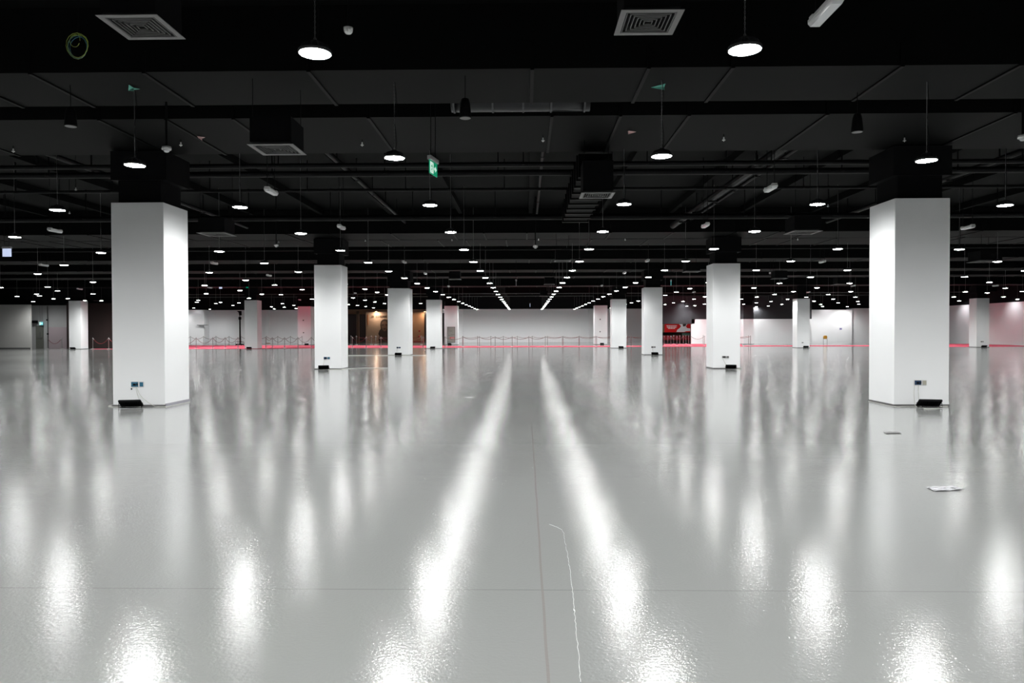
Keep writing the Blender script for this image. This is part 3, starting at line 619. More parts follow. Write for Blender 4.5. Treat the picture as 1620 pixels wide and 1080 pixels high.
# exit signs
def exit_sign(px, py, Y, rz, w_, h_, label, m1, pict=True, two=False):
    p = at(px, py, Y); t = empty('exit_sign', p, label, 'sign', 'hanging exit signs', rz)
    MB().box(-w_/2-.01, w_/2+.01, -.035, .035, h_/2, h_/2+.07, .006).build('housing', M['sign_grey'], t)
    pl = MB().box(-w_/2, w_/2, -.006, .006, -h_/2, h_/2).build('panel', m1, t)
    if pict:
        y = -.0075
        mb = MB().box(-w_*.44, -w_*.02, y-.001, y, -h_*.42, h_*.40)
        mb.poly([(w_*.40, y, .0), (w_*.22, y, h_*.24), (w_*.22, y, h_*.09), (w_*.08, y, h_*.09), (w_*.08, y, -h_*.09), (w_*.22, y, -h_*.09), (w_*.22, y, -h_*.24)], (0, -.001, 0))
        mb.build('pictogram', M['sign_white'], pl)
        g = MB(); y -= .0015; cx = -w_*.23
        g.rev([(0.0001, -.012), (.012, 0), (0.0001, .012)], 10, (cx+.01, y, h_*.26))
        for a, b in (((.005, .2), (-.01, -.02)), ((.005, .16), (.035, .1)), ((.035, .1), (.045, .02)), ((.0, .15), (-.03, .1)), ((-.03, .1), (-.04, .0)), ((-.01, -.02), (.02, -.16)), ((.02, -.16), (.0, -.34)), ((-.01, -.02), (-.02, -.2)), ((-.02, -.2), (-.05, -.22))):
            g.tube([(cx+a[0], y, a[1]*h_), (cx+b[0], y, b[1]*h_)], .006, 6)
        g.build('running_figure', M['green'], pl)
    MB().tube([(-w_*.3, 0, h_/2+.06), (-w_*.3, 0, duct_above(p.y)-p.z)], .006, 6).build('hanger_rod', M['pipe'], t); MB().tube([(w_*.3, 0, h_/2+.06), (w_*.3, 0, duct_above(p.y)-p.z)], .006, 6).build('hanger_rod', M['pipe'], t)
    return t
exit_sign(685.3, 266.5, 12.25, math.radians(78), .38, .22, 'green exit sign with running figure and arrow, hanging left of aisle', M['green'])
exit_sign(11, 399.5, 24, 0, .29, .26, 'glowing white-blue sign panel hanging at the left edge', M['sign_blue'], False)
exit_sign(349, 453, 60, 0, .25, .36, 'small glowing white-blue sign panel near the mast lift', M['sign_blue'], False)
exit_sign(1061.5, 448, 38, math.radians(80), .36, .22, 'small teal sign seen edge on, left of the second right column', M['teal'], False)
exit_sign(816.5, 448, 38, math.radians(88), .36, .24, 'small sign seen edge on, left of the middle aisle', M['sign_grey'], False)
exit_sign(838.5, 483, 60, math.radians(86), .36, .22, 'small bright sign seen edge on above the middle aisle', M['sign_blue'], False)
exit_sign(391, 454.5, 60, 0, .2, .1, 'tiny green sign near the lone left column', M['green'], False)
t = exit_sign(65, 511.5, 63.7, 0, .33, .26, 'lit exit sign above the grey door at the left', M['teal'], True)

# ---------------------------------------------------------------- floodlights, sockets and cables at the columns
def flood_meshes():
    mb = MB(); W, D, Th = .20, .125, .022
    mb.box(-W, W, -D, D, -Th, Th, .008); a = mb.mesh('body', M['black'])
    g = MB().box(-W+.02, W-.02, -D+.02, D-.02, Th, Th+.004).mesh('glass', M['clear_grey'])
    f = MB()
    for k in range(11): f.box(-.17+k*.034-.003, -.17+k*.034+.003, -D+.02, D-.02, -Th-.018, -Th)
    f = f.mesh('heat_sink', M['black'])
    b = MB().tube([(-W-.012, 0, 0), (-W-.012, .0, -.09), (W+.012, 0, -.09), (W+.012, 0, 0)], .008, 6).mesh('bracket', M['black'])
    return a, g, f, b
FM = flood_meshes()
def floodlight(px, py, Y, label, lean=-.5, rz=0, s=1):
    p = at(px, py, Y); t = empty('floodlight', (p.x, Y, 0), label, 'floodlight', 'black floodlights lying by the columns', rz)
    for me in FM:
        o = inst(me, me.name.split('.')[0], t, (0, 0, .098)); o.rotation_euler.x = lean if me.name != 'bracket' else 0
    if s != 1: t.scale = (s, s, s)
    return t
FL = [(207, 643, 14.18, 'nearest left column'), (1470, 640, 14.18, 'nearest right column'), (512, 583, 28.2, 'second left column'), (1156.5, 582, 28.2, 'second right column'), (630, 561.5, 44.1, 'third left column'), (1036, 560.5, 44.1, 'third right column'),
 (684.5, 550.5, 60.8, 'fourth left column'), (982.5, 550, 60.8, 'fourth right column'), (711, 545.5, 76.2, 'grey-panelled farthest column'), (952.5, 544.5, 76.2, 'farthest right column'), (115, 552, 60.7, 'column at the far left'), (394, 552, 60.7, 'column by the mast lift'),
 (1275, 550, 60.7, 'column left of the bright wall'), (1557, 549, 61.2, 'column at the far right'), (485, 546, 76.7, 'pink-lit column')]
for k, (px, py, Y, wh) in enumerate(FL):
    floodlight(px, py, Y, 'black floodlight on the floor by the ' + wh, rz=.25 if px < 700 else -.25)
def cable(label, pts, r=.006, m='cable'):
    o = MB().tube(pts, r, 6).build('cable', M[m]); tag(o, label, 'cable', 'white cables at the columns'); return o
def curve_pts(a, b, sag=.0, n=9):
    a, b = Vector(a), Vector(b); return [a.lerp(b, k/(n-1))+Vector((0, 0, -sag*4*(k/(n-1))*(1-k/(n-1)))) for k in range(n)]
def catm(P, n=6):
    P = [Vector(p) for p in P]; out = []
    for i in range(len(P)-1):
        p0, p1, p2, p3 = P[max(i-1, 0)], P[i], P[i+1], P[min(i+2, len(P)-1)]
        for k in range(n):
            t = k/n; out.append(.5*((2*p1)+(-p0+p2)*t+(2*p0-5*p1+4*p2-p3)*t*t+(-p0+3*p1-3*p2+p3)*t**3))
    return out+[P[-1]]
def socket(px0, px1, pxs, py0, py1, Y, label, films):
    a, b = at(px0, py0, Y-.004), at(px1, py1, Y-.004)
    t = empty('wall_socket', ((a.x+b.x)/2, Y, (a.z+b.z)/2), label, 'socket', 'socket plates on the columns')
    w_, h_ = abs(b.x-a.x)/2, abs(a.z-b.z)/2; s_ = at(pxs, py0, Y).x-(a.x+b.x)/2
    MB().box(-w_-.01, s_-.005, -.014, -.001, -h_-.012, h_+.012, .003).build('plate', M['plastic'], t)
    MB().box(s_+.005, w_+.01, -.014, -.001, -h_-.008, h_+.008, .003).build('plate', M['plastic'], t)
    MB().box(-w_, s_-.015, -.019, -.014, -h_, h_, .002).build('film', M[films[0]], t)
    MB().box(s_+.015, w_, -.019, -.014, -h_+.004, h_-.004, .002).build('film', M[films[1]], t)
    MB().box(-w_*.7, -w_*.2, -.023, -.019, -h_*.5, h_*.3).box(-w_*.1, w_*.12, -.023, -.019, -h_*.4, h_*.4).build('outlet', M['black'], t)
    return t
socket(208, 227, 220.3, 604, 611.5, 14.5, 'double wall socket under blue film on the nearest left column', ('blue_film', 'blue_film'))
socket(1446.5, 1465, 1458, 601.5, 608.5, 14.5, 'double wall socket with blue and beige covers on nearest right column', ('navy', 'beige_plate'))
socket(512.3, 522, 517.5, 564.5, 568, 28.5, 'small wall socket on the second left column', ('navy', 'blue_film'))
socket(1142.5, 1153, 1148.5, 563, 566, 28.5, 'small wall socket on the second right column', ('grille', 'grille'))
socket(627.5, 633.8, 630.5, 548.5, 550.8, 44.4, 'small wall socket on the third left column', ('navy', 'navy'))
socket(1030.3, 1037, 1034, 547.8, 550, 44.4, 'small wall socket on the third right column', ('grille', 'grille'))
socket(1268.5, 1271, 1269.8, 541, 542.5, 61, 'tiny wall socket on the column left of the bright wall', ('grille', 'grille'))
socket(1551.5, 1556, 1554, 539.5, 541, 61.5, 'tiny wall socket on the far right column', ('grille', 'grille'))
MB_ = MB().box(-.012, .012, -.012, 0, -.018, .018, .003).build('wall_switch', M['metal_dark']); MB_.location = at(208.3, 615, 14.49); tag(MB_, 'small dark switch under the socket on the nearest left column', 'switch')
def fl(px, Y, z=.008): p = at(px, 560, Y); return (p.x, Y, z)
def cw(px, py, Y): p = at(px, py, Y); return (p.x, p.y, p.z)
cable('white cable from socket to floodlight on the nearest left column', catm([cw(215, 612, 14.47), cw(217, 622, 14.46), cw(220, 631, 14.46), cw(221.5, 640, 14.46), fl(221, 14.40), fl(214, 14.28)]), .005)
cable('white cable curving from socket to the right on the nearest left column', catm([cw(216, 612, 14.46), cw(223, 626, 14.45), cw(234, 636, 14.45), cw(243, 641.5, 14.46), fl(247, 14.44), fl(262, 14.42), (-7.1, 14.44, .008), (-7.08, 15.4, .008)]), .005)
cable('cable leaving left from the floodlight at nearest left column', catm([fl(190, 14.25), fl(183, 14.38), fl(175, 14.42), (-8.35, 14.6, .008), (-8.5, 15.5, .008)]), .005)
cable('left one of two white cables under the nearest right socket', catm([cw(1447, 609, 14.47), cw(1446, 620, 14.46), cw(1446.5, 632, 14.46), fl(1449, 14.44), fl(1456, 14.35)]), .005)
cable('right one of two white cables under the nearest right socket', catm([cw(1453, 609, 14.47), cw(1453, 620, 14.46), cw(1454, 633, 14.46), fl(1457, 14.42), fl(1462, 14.3)]), .005)
cable('cream cable lying under the floodlight at nearest right column', catm([fl(1462, 14.0), fl(1470, 13.97), fl(1478, 13.99), fl(1485, 14.1), fl(1492, 14.4), fl(1500, 14.42)]), .006)
cable('thin cable along the foot of the nearest right column', catm([(7.15, 15.5, .006), (7.14, 14.44, .006), fl(1430, 14.42), fl(1450, 14.43)]), .004)
cable('short cable from socket down to floodlight, second left column', catm([cw(513, 568, 28.47), cw(512, 574, 28.46), cw(511.5, 580, 28.46), fl(512, 28.3)]), .009)
cable('cable from floodlight running right, second left column', catm([fl(519, 28.2), fl(532, 28.25), fl(543, 28.4), (-7.0, 28.6, .01)]), .012)
cable('short cable from socket down to floodlight, second right column', catm([cw(1143.5, 567, 28.47), cw(1147, 574, 28.46), cw(1151, 580, 28.46), fl(1153, 28.3)]), .009)
cable('cable from floodlight running right, second right column', catm([fl(1163, 28.2), fl(1168, 28.25), fl(1173, 28.45)]), .012)
cable('short cable from socket down to floodlight, third left column', catm([cw(628.5, 551, 44.37), cw(628, 556, 44.36), fl(629, 44.2)]), .012)
cable('short cable from socket down to floodlight, third right column', catm([cw(1032.5, 550, 44.37), cw(1033, 556, 44.36), fl(1034, 44.2)]), .012)
cable('long white cable over the floor between second and third left columns', catm([fl(551, 44.1, .015), fl(580, 44.2, .015), fl(613, 44.0, .015), fl(625, 44.0, .015)]), .014)
cable('long white cable over the floor right of the third left column', catm([fl(636, 44.1, .015), fl(655, 44.15, .015), fl(674, 44.1, .015)]), .014)
cable('white cable over the floor at the second left column, running right', catm([fl(543, 28.55, .01), fl(575, 29.3, .012), fl(613, 29.2, .012)]), .009)
cable('thin cable on the floor from the fourth left column to the right', catm([fl(688, 60.8, .02), fl(697, 60.9, .02), fl(724, 61.2, .02)]), .02, 'grille')

# grey panel and small fittings on the far columns
def boxpx(name, px0, px1, py0, py1, Y, d, m, label=None, cat=None, parent=None, group=None):
    a, b = at(px0, py0, Y), at(px1, py1, Y)
    if parent:
        o = MB().box(a.x-parent.location.x, b.x-parent.location.x, Y-d-parent.location.y, Y-parent.location.y, b.z-parent.location.z, a.z-parent.location.z).build(name, M[m], parent)
        if label: o['label'] = label
        return o
    c = ((a.x+b.x)/2, Y, max(b.z, 0)); o = MB().box(a.x-c[0], b.x-c[0], -d, 0, 0, a.z-c[2]).build(name, M[m]); o.location = c
    return tag(o, label, cat, group)
t = empty('notice_board', at(714, 541, 76.45), 'grey panel with faint markings on the farthest left aisle column', 'panel')
boxpx('board', 708, 720, 517.2, 541.5, 76.45, .05, 'grey_panel', parent=t)
boxpx('frame', 707.6, 720.2, 516.8, 517.3, 76.44, .06, 'panel_line', parent=t); boxpx('frame', 707.6, 708.1, 517.3, 541.7, 76.44, .06, 'panel_line', parent=t); boxpx('frame', 719.7, 720.2, 517.3, 541.7, 76.44, .06, 'panel_line', parent=t); boxpx('frame', 707.6, 720.2, 541.2, 541.8, 76.44, .06, 'panel_line', parent=t)
boxpx('marking', 711.2, 715.5, 523.2, 523.6, 76.39, .01, 'panel_line', parent=t); boxpx('marking', 709, 712.5, 529.8, 530.3, 76.39, .01, 'panel_line', parent=t); boxpx('marking', 713.5, 719, 529, 529.4, 76.39, .01, 'panel_line', parent=t)
boxpx('marking', 711.8, 719, 533.2, 535.2, 76.39, .01, 'red_poster', parent=t); boxpx('marking', 713, 718.5, 534.0, 534.5, 76.375, .004, 'poster_white', parent=t)
for px, py, Y, wh in ((949.5, 505, 76.45, 'upper on the farthest right aisle column'), (949.3, 524.5, 76.45, 'lower on the farthest right aisle column'), (480, 506.5, 76.95, 'upper on the pink-lit column'), (480.3, 526, 76.95, 'lower on the pink-lit column')):
    o = MB().box(-.05, .05, -.07, 0, -.05, .05, .01).box(-.02, .02, -.12, -.07, -.02, .03).build('wall_fitting', M['black']); o.location = at(px, py, Y); tag(o, 'small black wall fitting, ' + wh, 'fitting', 'black fittings on far columns')
for px0, px1, Y, wh in ((728, 732, 88.5, 'left of the far white wall'), (829, 835.5, 92.1, 'in the middle of the far white wall'), (421, 428, 87.4, 'at the left white wall')):
    boxpx('floor_box', px0, px1, 542.3, 544.3, Y, .3, 'terracotta', 'small orange-brown box on the floor, ' + wh, 'box', None, 'orange-brown boxes at the walls')
boxpx('black_box', 1187.3, 1192, 543.2, 544.4, 79.2, .2, 'metal_dark', 'small dark box by the low white wall near the rope post', 'box')

# ---------------------------------------------------------------- red carpets
def carpet(pts, label):
    P = [lv(px, py, .012) for px, py in pts]
    o = MB().poly([(min(p.x, 45.15), p.y, .001) for p in P], (0, 0, .014)).build('red_carpet', M['carpet']); tag(o, label, 'carpet', 'red carpets')
carpet([(288, 551.8), (390, 551.6), (500, 550.4), (706, 549.7), (706, 546.6), (500, 546.2), (288, 546.0)], 'wide red carpet in front of the left white wall and shop front')
carpet([(706.3, 549.6), (830, 548.8), (1048, 548.1), (1048, 546.5), (830, 546.9), (706.3, 547.1)], 'long narrow red carpet strip in front of the far white wall')
carpet([(1048.3, 548.1), (1120, 547.8), (1176, 547.6), (1172, 543.9), (1050, 543.9)], 'red carpet at the opening right of the middle')
carpet([(1176.3, 547.6), (1260, 547.4), (1480, 547.3), (1480, 545.8), (1260, 546.0), (1177, 546.3)], 'thin red carpet strip before the low white wall at right')
carpet([(1480.3, 548.2), (1537, 548.2), (1640, 547.5), (1640, 545.6), (1568, 544.5), (1537, 543.7), (1480.3, 543.7)], 'red carpet in front of the pink-lit wall at the far right')
carpet([(145, 551.9), (200, 551.9), (200, 551.5), (145, 551.5)], 'thin edge of red carpet at the foot of the dark wall')

# ---------------------------------------------------------------- rope posts and ropes
postm = MB().rev([(.025, .02), (.022, .87), (.034, .875), (.034, .91), (.02, .92), (.026, .94), (.02, .965), (.0001, .97)], 12).mesh('post', M['chrome'], True)
basem = MB().rev([(.17, 0), (.17, .012), (.12, .028), (.03, .04), (.0001, .042)], 20).mesh('base', M['chrome'])
hookm = MB().tube([(-.05, 0, .87), (-.045, 0, .89), (.045, 0, .89), (.05, 0, .87)], .006, 5).mesh('rope_hook', M['chrome'])
FRONT = [[(75, 551.9), (98, 551.9)], [(147, 552), (172, 552), (198, 552)], [(285, 551.4), (310.4, 551.4), (336.7, 551.3), (356.3, 551.2), (376.5, 551.1), (398, 551)], [(420.5, 550.7), (431, 550.6), (450.3, 550.5), (471.5, 550.4), (492.4, 550.2), (520, 550.2)],
   [(557.5, 550.2), (579.3, 550.2), (602.7, 550.1), (630, 550), (669.3, 549.8), (690, 549.5)], [(704, 549.2), (732.6, 548.5), (758.6, 548.4), (783.3, 548.3), (810.3, 548.3), (836.8, 548.2), (862.9, 548.1), (889.7, 548), (915.9, 548), (943.8, 548), (970, 548), (998.4, 547.9), (1025, 547.8)], [(1160, 547.5), (1187.3, 547.2)]]
BACK = [[(281, 545.7), (301.5, 545.7), (322, 545.7), (342, 545.7), (362.5, 545.7), (381.5, 545.7), (401, 545.7), (421.5, 545.7), (439.6, 545.7), (459.6, 545.8), (478, 545.8)], [(555.3, 544.8), (563.7, 544.9), (587.4, 544.7), (594.3, 544.9), (640, 544.9), (666.6, 545)],
   [(731.8, 547.4), (755.6, 547.3), (776.7, 547.2), (796.4, 547.1), (818.6, 547.1), (842.1, 547.1), (866.2, 547), (891.2, 547), (916.8, 547), (941.3, 547), (966.5, 547), (992.8, 546.9), (1019, 546.8)], [(1158, 546.8), (1184.3, 546.6)]]
QUEUE = [(1050.6, 547), (1056.5, 545), (1061.5, 546.3), (1065.8, 544), (1070.8, 547), (1075.6, 544.4), (1080.9, 545.6), (1085.2, 543.9), (1089.5, 545.2), (1092.9, 547), (1112.6, 544.6), (1114.8, 546.5)]
def post(px, py, label):
    p = lv(px, py, 0); t = empty('rope_post', p, label, 'post', 'chrome rope posts')
    inst(basem, 'base', t); inst(postm, 'post', t); inst(hookm, 'rope_hook', t); return p
def rope(a, b, sag, label):
    a, b = Vector(a), Vector(b); d = (b-a).normalized()*.05
    pts = curve_pts(a+d+Vector((0, 0, .87)), b-d+Vector((0, 0, .87)), sag, 13)
    t = empty('barrier_rope', (a+b)/2, label, 'rope', 'sagging ropes between the posts'); c = (a+b)/2
    MB().tube([p-c for p in pts], .016, 6).build('rope', M['rope'], t)
    MB().tube([pts[0]-c, pts[1].lerp(pts[0], .4)-c], .02, 6).build('end_clip', M['chrome'], t); MB().tube([pts[-1]-c, pts[-2].lerp(pts[-1], .4)-c], .02, 6).build('end_clip', M['chrome'], t)
for nm, lines in (('front', FRONT), ('rear', BACK)):
    n = 0; m_ = 0
    for seg in lines:
        P = []
        for px, py in seg:
            n += 1; P.append((px, post(px, py, 'slim chrome rope post, %s from the left in the %s line' % (ORD[n] if n < 31 else str(n)+'th', nm))))
        for (xa, a), (xb, b) in zip(P, P[1:]):
            m_ += 1; L = (b-a).length
            sag = (.42 if xa < 500 else (.33 if xa < 700 else (.2 if xa < 860 else .13)))*min(1, L/1.2)*(1 if nm == 'front' else .55)
            rope(a, b, sag, 'dark red sagging rope, %s from the left in the %s line of posts' % (ORD[m_] if m_ < 31 else str(m_)+'th', nm))
P = []
for k, (px, py) in enumerate(QUEUE): P.append(post(px, py, 'slim chrome rope post, %s from left in the queue at the opening' % ORD[k+1]))
for k, (i, j) in enumerate(((0, 2), (2, 4), (4, 6), (6, 8), (1, 3), (3, 5), (5, 7), (9, 11))):
    rope(P[i], P[j], .25, 'dark red rope, %s one between queue posts at the opening' % ORD[k+1])

# ---------------------------------------------------------------- mast lift
p = lv(383.5, 546.0, 0)
t = empty('mast_lift', (p.x, 75.5, 0), 'tall black telescopic mast standing on a low base by the left wall', 'mast')
mb = MB().box(-.32, .32, -.3, .3, .06, .16, .02)
for sx in (-.3, .3):
    for sy in (-.25, .25): mb.rev([(.05, 0), (.06, .03), (.05, .07)], 10, (sx, sy, 0))
mb.build('base', M['black'], t)
MB().tube([(-.32, -.3, .16), (-.32, -.3, .38), (.32, -.3, .38), (.32, -.3, .16)], .018, 6).tube([(-.32, .3, .16), (-.32, .3, .38), (.32, .3, .38), (.32, .3, .16)], .018, 6).tube([(-.32, -.3, .38), (-.32, .3, .38)], .018, 6).build('guard_rail', M['black'], t)
MB().box(-.02, .09, -.06, .06, .16, 2.75, .01).build('mast', M['black'], t)
MB().box(0, .06, -.045, .045, 2.75, 3.5, .01).build('mast_section', M['metal_dark'], t)
mb = MB()
for k in range(22): mb.box(.1, .14, -.03, .03, .35+k*.11, .40+k*.11)
mb.build('drag_chain', M['metal_dark'], t)
MB().box(-.08, .16, -.1, .1, 2.65, 2.95, .03).build('collar', M['black'], t)
MB().poly([(-.26, -.08, 3.56), (.2, -.08, 3.56), (.2, -.08, 3.1), (.0, -.08, 3.1), (-.06, -.08, 3.4)], (0, .16, 0)).build('head', M['black'], t)

# ---------------------------------------------------------------- shop front behind the carpet
def shop(name, px0, px1, py0, py1, Y, d, m, label=None, cat=None): return boxpx(name, px0, px1, py0, py1, Y, d, m, label, cat)
shop('display_window', 550, 564.3, 497, 541.5, 95.9, .1, 'shop_dark', 'dark glass shop panel beside the bronze post', 'window')
shop('display_window', 568.7, 579, 497, 541.5, 95.9, .1, 'shop_dark', 'dark glass shop panel between the post and the poster', 'window')
shop('bronze_post', 564.4, 568.6, 492, 541.5, 95.8, .2, 'bronze', 'bronze post between the two dark shop panels', 'post')
shop('shop_doorway', 671.5, 675, 493, 542, 95.9, .1, 'shop_dark', 'narrow dark shop opening left of the fourth column', 'door')
shop('shop_doorway', 696.5, 704, 495, 545, 91.5, .1, 'shop_dark', 'narrow dark opening beside the farthest left aisle column', 'door')
t = empty('wall_poster', (X_(596, 95.7), 95.7, 0), 'large beige portrait poster with a dark haired woman', 'poster')
boxpx('sheet', 579, 640, 492.8, 541.6, 95.8, .08, 'beige_poster', parent=t)
def dpoly(name, pts, Y, m, d=.01):
    P = [at(a, b, Y) for a, b in pts]
    return MB().poly([(q.x-t.location.x, Y-t.location.y, q.z-t.location.z) for q in P], (0, -d, 0)).build(name, M[m], t)
dpoly('printed_hair', [(601.5, 514), (602.5, 508.5), (605.5, 505.3), (609, 504.4), (613, 505.6), (616.5, 509), (618, 516), (617, 522), (620, 527), (622, 541), (599.8, 541), (598.6, 536), (600.5, 532), (598.5, 528), (600, 523), (602.5, 520)], 95.7, 'portrait_dark')
dpoly('printed_face', [(603.2, 513), (604.5, 509), (608, 507.5), (612, 509), (614.2, 513.5), (613.2, 519), (610.8, 523), (608, 524.2), (605, 521), (603.4, 517)], 95.685, 'portrait_skin')
dpoly('printed_eyes', [(604, 513.1), (607, 512.8), (607, 514.3), (604, 514.5)], 95.67, 'portrait_dark'); dpoly('printed_eyes', [(609.5, 512.8), (612.8, 513.1), (612.7, 514.6), (609.5, 514.3)], 95.67, 'portrait_dark')
dpoly('printed_mouth', [(606, 519.2), (610.6, 519.2), (608.4, 520.7)], 95.67, 'portrait_dark')
for k, (a, b) in enumerate(((588, 589.8), (590.4, 591.6), (594.5, 596), (597.2, 598.8), (600, 601.5), (602.3, 604), (605, 606.5), (607.2, 608.5), (609.3, 611))):
    dpoly('printed_letter', [(a, 498.9), (b, 498.9), (b, 501.8), (a, 501.8)], 95.68, 'bronze')
dpoly('printed_strip', [(581.3, 497.5), (582.8, 497.5), (582.8, 513.8), (581.3, 513.8)], 95.68, 'terracotta')
shop('shop_wall_panel', 640, 671.5, 492.8, 541.6, 95.9, .1, 'tan', 'tan wall panel between the third and fourth left columns', 'panel')
for px, py, wh in ((663.5, 523.5, 'upper'), (663.5, 532, 'lower')):
    o = MB().rev([(0.0001, -.14), (.12, -.05), (.12, .08), (0.0001, .16)], 12).build('red_lantern', M['red_seat']); o.location = at(px, py, 95.6); tag(o, 'small red fitting on the tan panel, %s one of two' % wh, 'fitting', 'red fittings on the tan panel')
shop('bench', 655, 671, 539.5, 541.8, 95.5, .5, 'red_seat', 'low dark red bench in front of the tan panel', 'bench')
def shop_light(px, py, label, power, Y=95.2):
    p = at(px, py, Y); t = empty('downlight', p, label, 'light', 'warm shop downlights')
    MB().rev([(.16, 0), (.17, .04), (.12, .1), (.0001, .12)], 16).build('housing', M['bronze'], t)
    MB().rev([(0.0001, -.005), (.14, -.005)], 16).build('lamp_face', M['warm_lamp'], t)
    l = bpy.data.lights.new('spot', 'AREA'); l.shape = 'DISK'; l.size = .25; l.energy = power; l.color = (1, .72, .5)
    o = bpy.data.objects.new('light_source', l); col.objects.link(o); o.parent = t; o.location = (0, 0, -.02); o.rotation_euler = (.0, 0, 0)
shop_light(595, 492.6, 'warm downlight glowing above the portrait poster', 95)
shop_light(672, 492.8, 'warm downlight glowing left of the fourth column', 60)
shop_light(640, 492.6, 'warm downlight hidden behind the third left column', 40)
# foyer seen through the opening on the right
t = empty('wall_poster', (X_(1071, 88), 88, 0), 'wide red poster with white text and a person in white clothes', 'poster')
boxpx('sheet', 1051.5, 1092, 505, 525.3, 88, .06, 'red_poster', parent=t)
def tp(name, pts, m, k):
    P = [at(a, b, 87.93-k*.012) for a, b in pts]
    MB().poly([(q.x-t.location.x, q.y-t.location.y, q.z-t.location.z) for q in P], (0, -.008, 0)).build(name, M[m], t)
tp('printed_person', [(1070, 525), (1071.5, 521.5), (1075.5, 518.5), (1077.5, 515.5), (1074, 512.2), (1087.5, 512.2), (1085, 516), (1087, 518.8), (1092, 519.4), (1092, 523.6), (1085.5, 523.6), (1082.5, 525)], 'poster_white', 0)
tp('printed_hair', [(1080, 512), (1085.8, 512), (1084.8, 515.3), (1083, 516)], 'poster_dark', 1)
tp('printed_face', [(1079.6, 512.2), (1082.6, 512.2), (1082.4, 516), (1080.6, 516.4)], 'portrait_skin', 2)
for k, (y, a, b) in enumerate(((515.2, 1054.5, 1070.8), (517.4, 1055.2, 1070.3), (519.3, 1056.8, 1068.5))):
    x = a; random.seed(k)
    while x < b-.6:
        w2 = min(random.uniform(1.4, 3.4), b-x); tp('printed_word', [(x, y-.5), (x+w2, y-.5), (x+w2, y+.55), (x, y+.55)], 'poster_white', 1); x += w2+.45
boxpx('printed_panel', 1079, 1091, 527, 534, 88, .06, 'mint', 'pale green printed panel under the red poster', 'panel')
boxpx('wood_panel', 1047.5, 1050.8, 511, 525.5, 88, .06, 'tan', 'narrow tan panel left of the red poster', 'panel')
for k, (a, b) in enumerate(((1050, 1062), (1064, 1077), (1080, 1092))):
    t2 = empty('waiting_bench', ((X_(a, 86)+X_(b, 86))/2, 86, 0), 'dark red low seat under the red poster, %s from left' % ORD[k+1], 'seat', 'red seats in the foyer')
    w2 = (X_(b, 86)-X_(a, 86))/2
    MB().box(-w2, w2, -.25, .25, .30, .46, .03).build('cushion', M['red_seat'], t2); MB().box(-w2, w2, .2, .3, .46, .85, .03).build('back', M['red_seat'], t2)
    MB().box(-w2+.05, -w2+.12, -.2, .2, 0, .3).build('leg', M['metal_dark'], t2); MB().box(w2-.12, w2-.05, -.2, .2, 0, .3).build('leg', M['metal_dark'], t2)
def area(name, loc, e, c, size=.5):
    return
# ---------------------------------------------------------------- other small things
t = empty('sign_stand', (X_(1305.5, 79.5), 79.5, 0), 'small yellow sign board on thin grey legs before the bright wall', 'sign')
h = 79.5/1165
MB().box(-2.6*h, 2.6*h, -.02, .02, 7.2*h, 12.6*h, .12).build('board', M['yellow'], t)
for q in (-2.9, 2.9): MB().tube([(q*h, 0, 0), (q*h, 0, 8*h)], .02, 6).build('leg', M['grille'], t)
MB().tube([(-2.9*h, 0, 7.4*h), (2.9*h, 0, 7.4*h)], .02, 6).build('crossbar', M['grille'], t)
boxpx('wall_sign', 1328.2, 1331.8, 518.6, 521.4, 81.78, .03, 'lilac', 'small lilac square sign on the bright white wall', 'sign')
boxpx('wall_speaker', 50.5, 60, 506.8, 511, 63.9, .3, 'black', 'black box mounted on the dim wall above the door', 'box')
o = MB().tube([at(74.8, 484, 63.9), at(75, 504, 63.9), at(75.6, 527, 63.9), at(75.8, 550, 63.9)], .035, 6).build('wall_pipe', M['panel_line']); tag(o, 'thin dark vertical pipe on the dim wall right of the door', 'pipe')
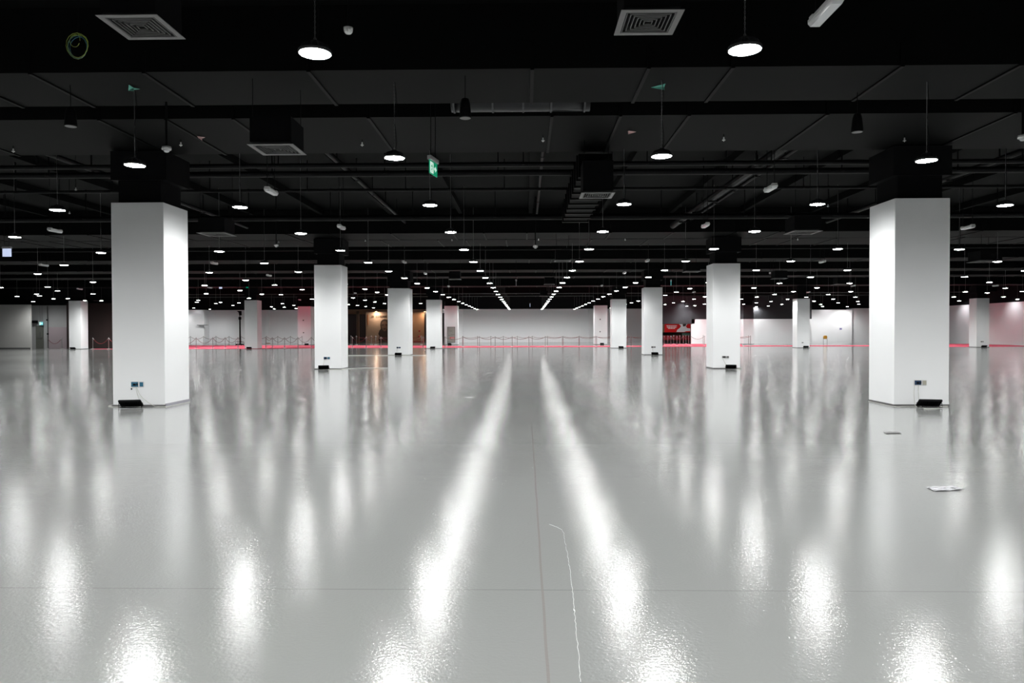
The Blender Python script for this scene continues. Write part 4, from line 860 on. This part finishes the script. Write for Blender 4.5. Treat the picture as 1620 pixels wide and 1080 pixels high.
for px, py, wh in ((75, 506, 'upper'), (76, 528, 'lower')):
    o = MB().box(-.06, .06, -.1, 0, -.06, .06, .01).build('junction_box', M['black']); o.location = at(px, py, 63.87); tag(o, 'small black junction box on the thin wall pipe, %s one' % wh, 'box', 'junction boxes on the wall pipe')
o = MB().box(X_(313, 86.55), X_(329, 86.55), 86.3, 86.6, at(320, 514.3, 86.5).z, at(320, 513.7, 86.5).z).build('wall_ledge', M['panel_line']); tag(o, 'thin grey ledge on the left white wall', 'ledge')
# things lying on the floor
def sheet(pts, label, seed, m='scuff'):
    random.seed(seed); P = [lv(a, b, .004) for a, b in pts]; n = 6; mb = MB()
    g = [[None]*(n+1) for _ in range(n+1)]
    for i in range(n+1):
        for j in range(n+1):
            u, v_ = i/n, j/n; q = (P[0].lerp(P[1], u)).lerp(P[3].lerp(P[2], u), v_); g[i][j] = (q.x, q.y, .003+random.random()*.010)
    for i in range(n):
        for j in range(n): mb.quad(g[i][j], g[i+1][j], g[i+1][j+1], g[i][j+1])
    o = mb.build('plastic_sheet', M[m]); tag(o, label, 'sheet', 'film scraps on the floor'); return o
sheet([(1478, 777), (1527, 774.5), (1509, 768.5), (1465, 770)], 'crumpled clear plastic sheet on the floor at the right', 3)
sheet([(1402, 685.8), (1427, 685.2), (1421, 682.8), (1396.5, 683)], 'grey flat plastic scrap on floor before the near right column', 4, 'grille')
for (a, b, y, wh) in ((735, 750, 628.5, 'nearer one left of the aisle'), (769.5, 779, 589.9, 'farther one left of the aisle'), (1292, 1299, 564.5, 'one far right')):
    p, q = lv(a, y, .002), lv(b, y, .002); o = MB().box(p.x, q.x, p.y-.02, p.y+.02, .0005, .004).build('floor_tape', M['tape']); tag(o, 'short strip of white tape on the floor, ' + wh, 'tape', 'white tape strips')
random.seed(5)
pts = [(869, 829), (880, 833), (890, 839), (893, 852), (898, 880), (902, 905), (906, 935), (908, 960), (911, 990), (915, 1035), (918, 1078)]
P = []
for q in catm([lv(a, b, .002) for a, b in pts], 8): P.append((q.x+random.uniform(-.003, .003), q.y, .0012))
o = MB().tube(P, .0018, 5).build('resin_drip', M['glint_bead']); tag(o, 'thin glossy drip line, its glint painted white, on the floor right of the joint', 'drip line')
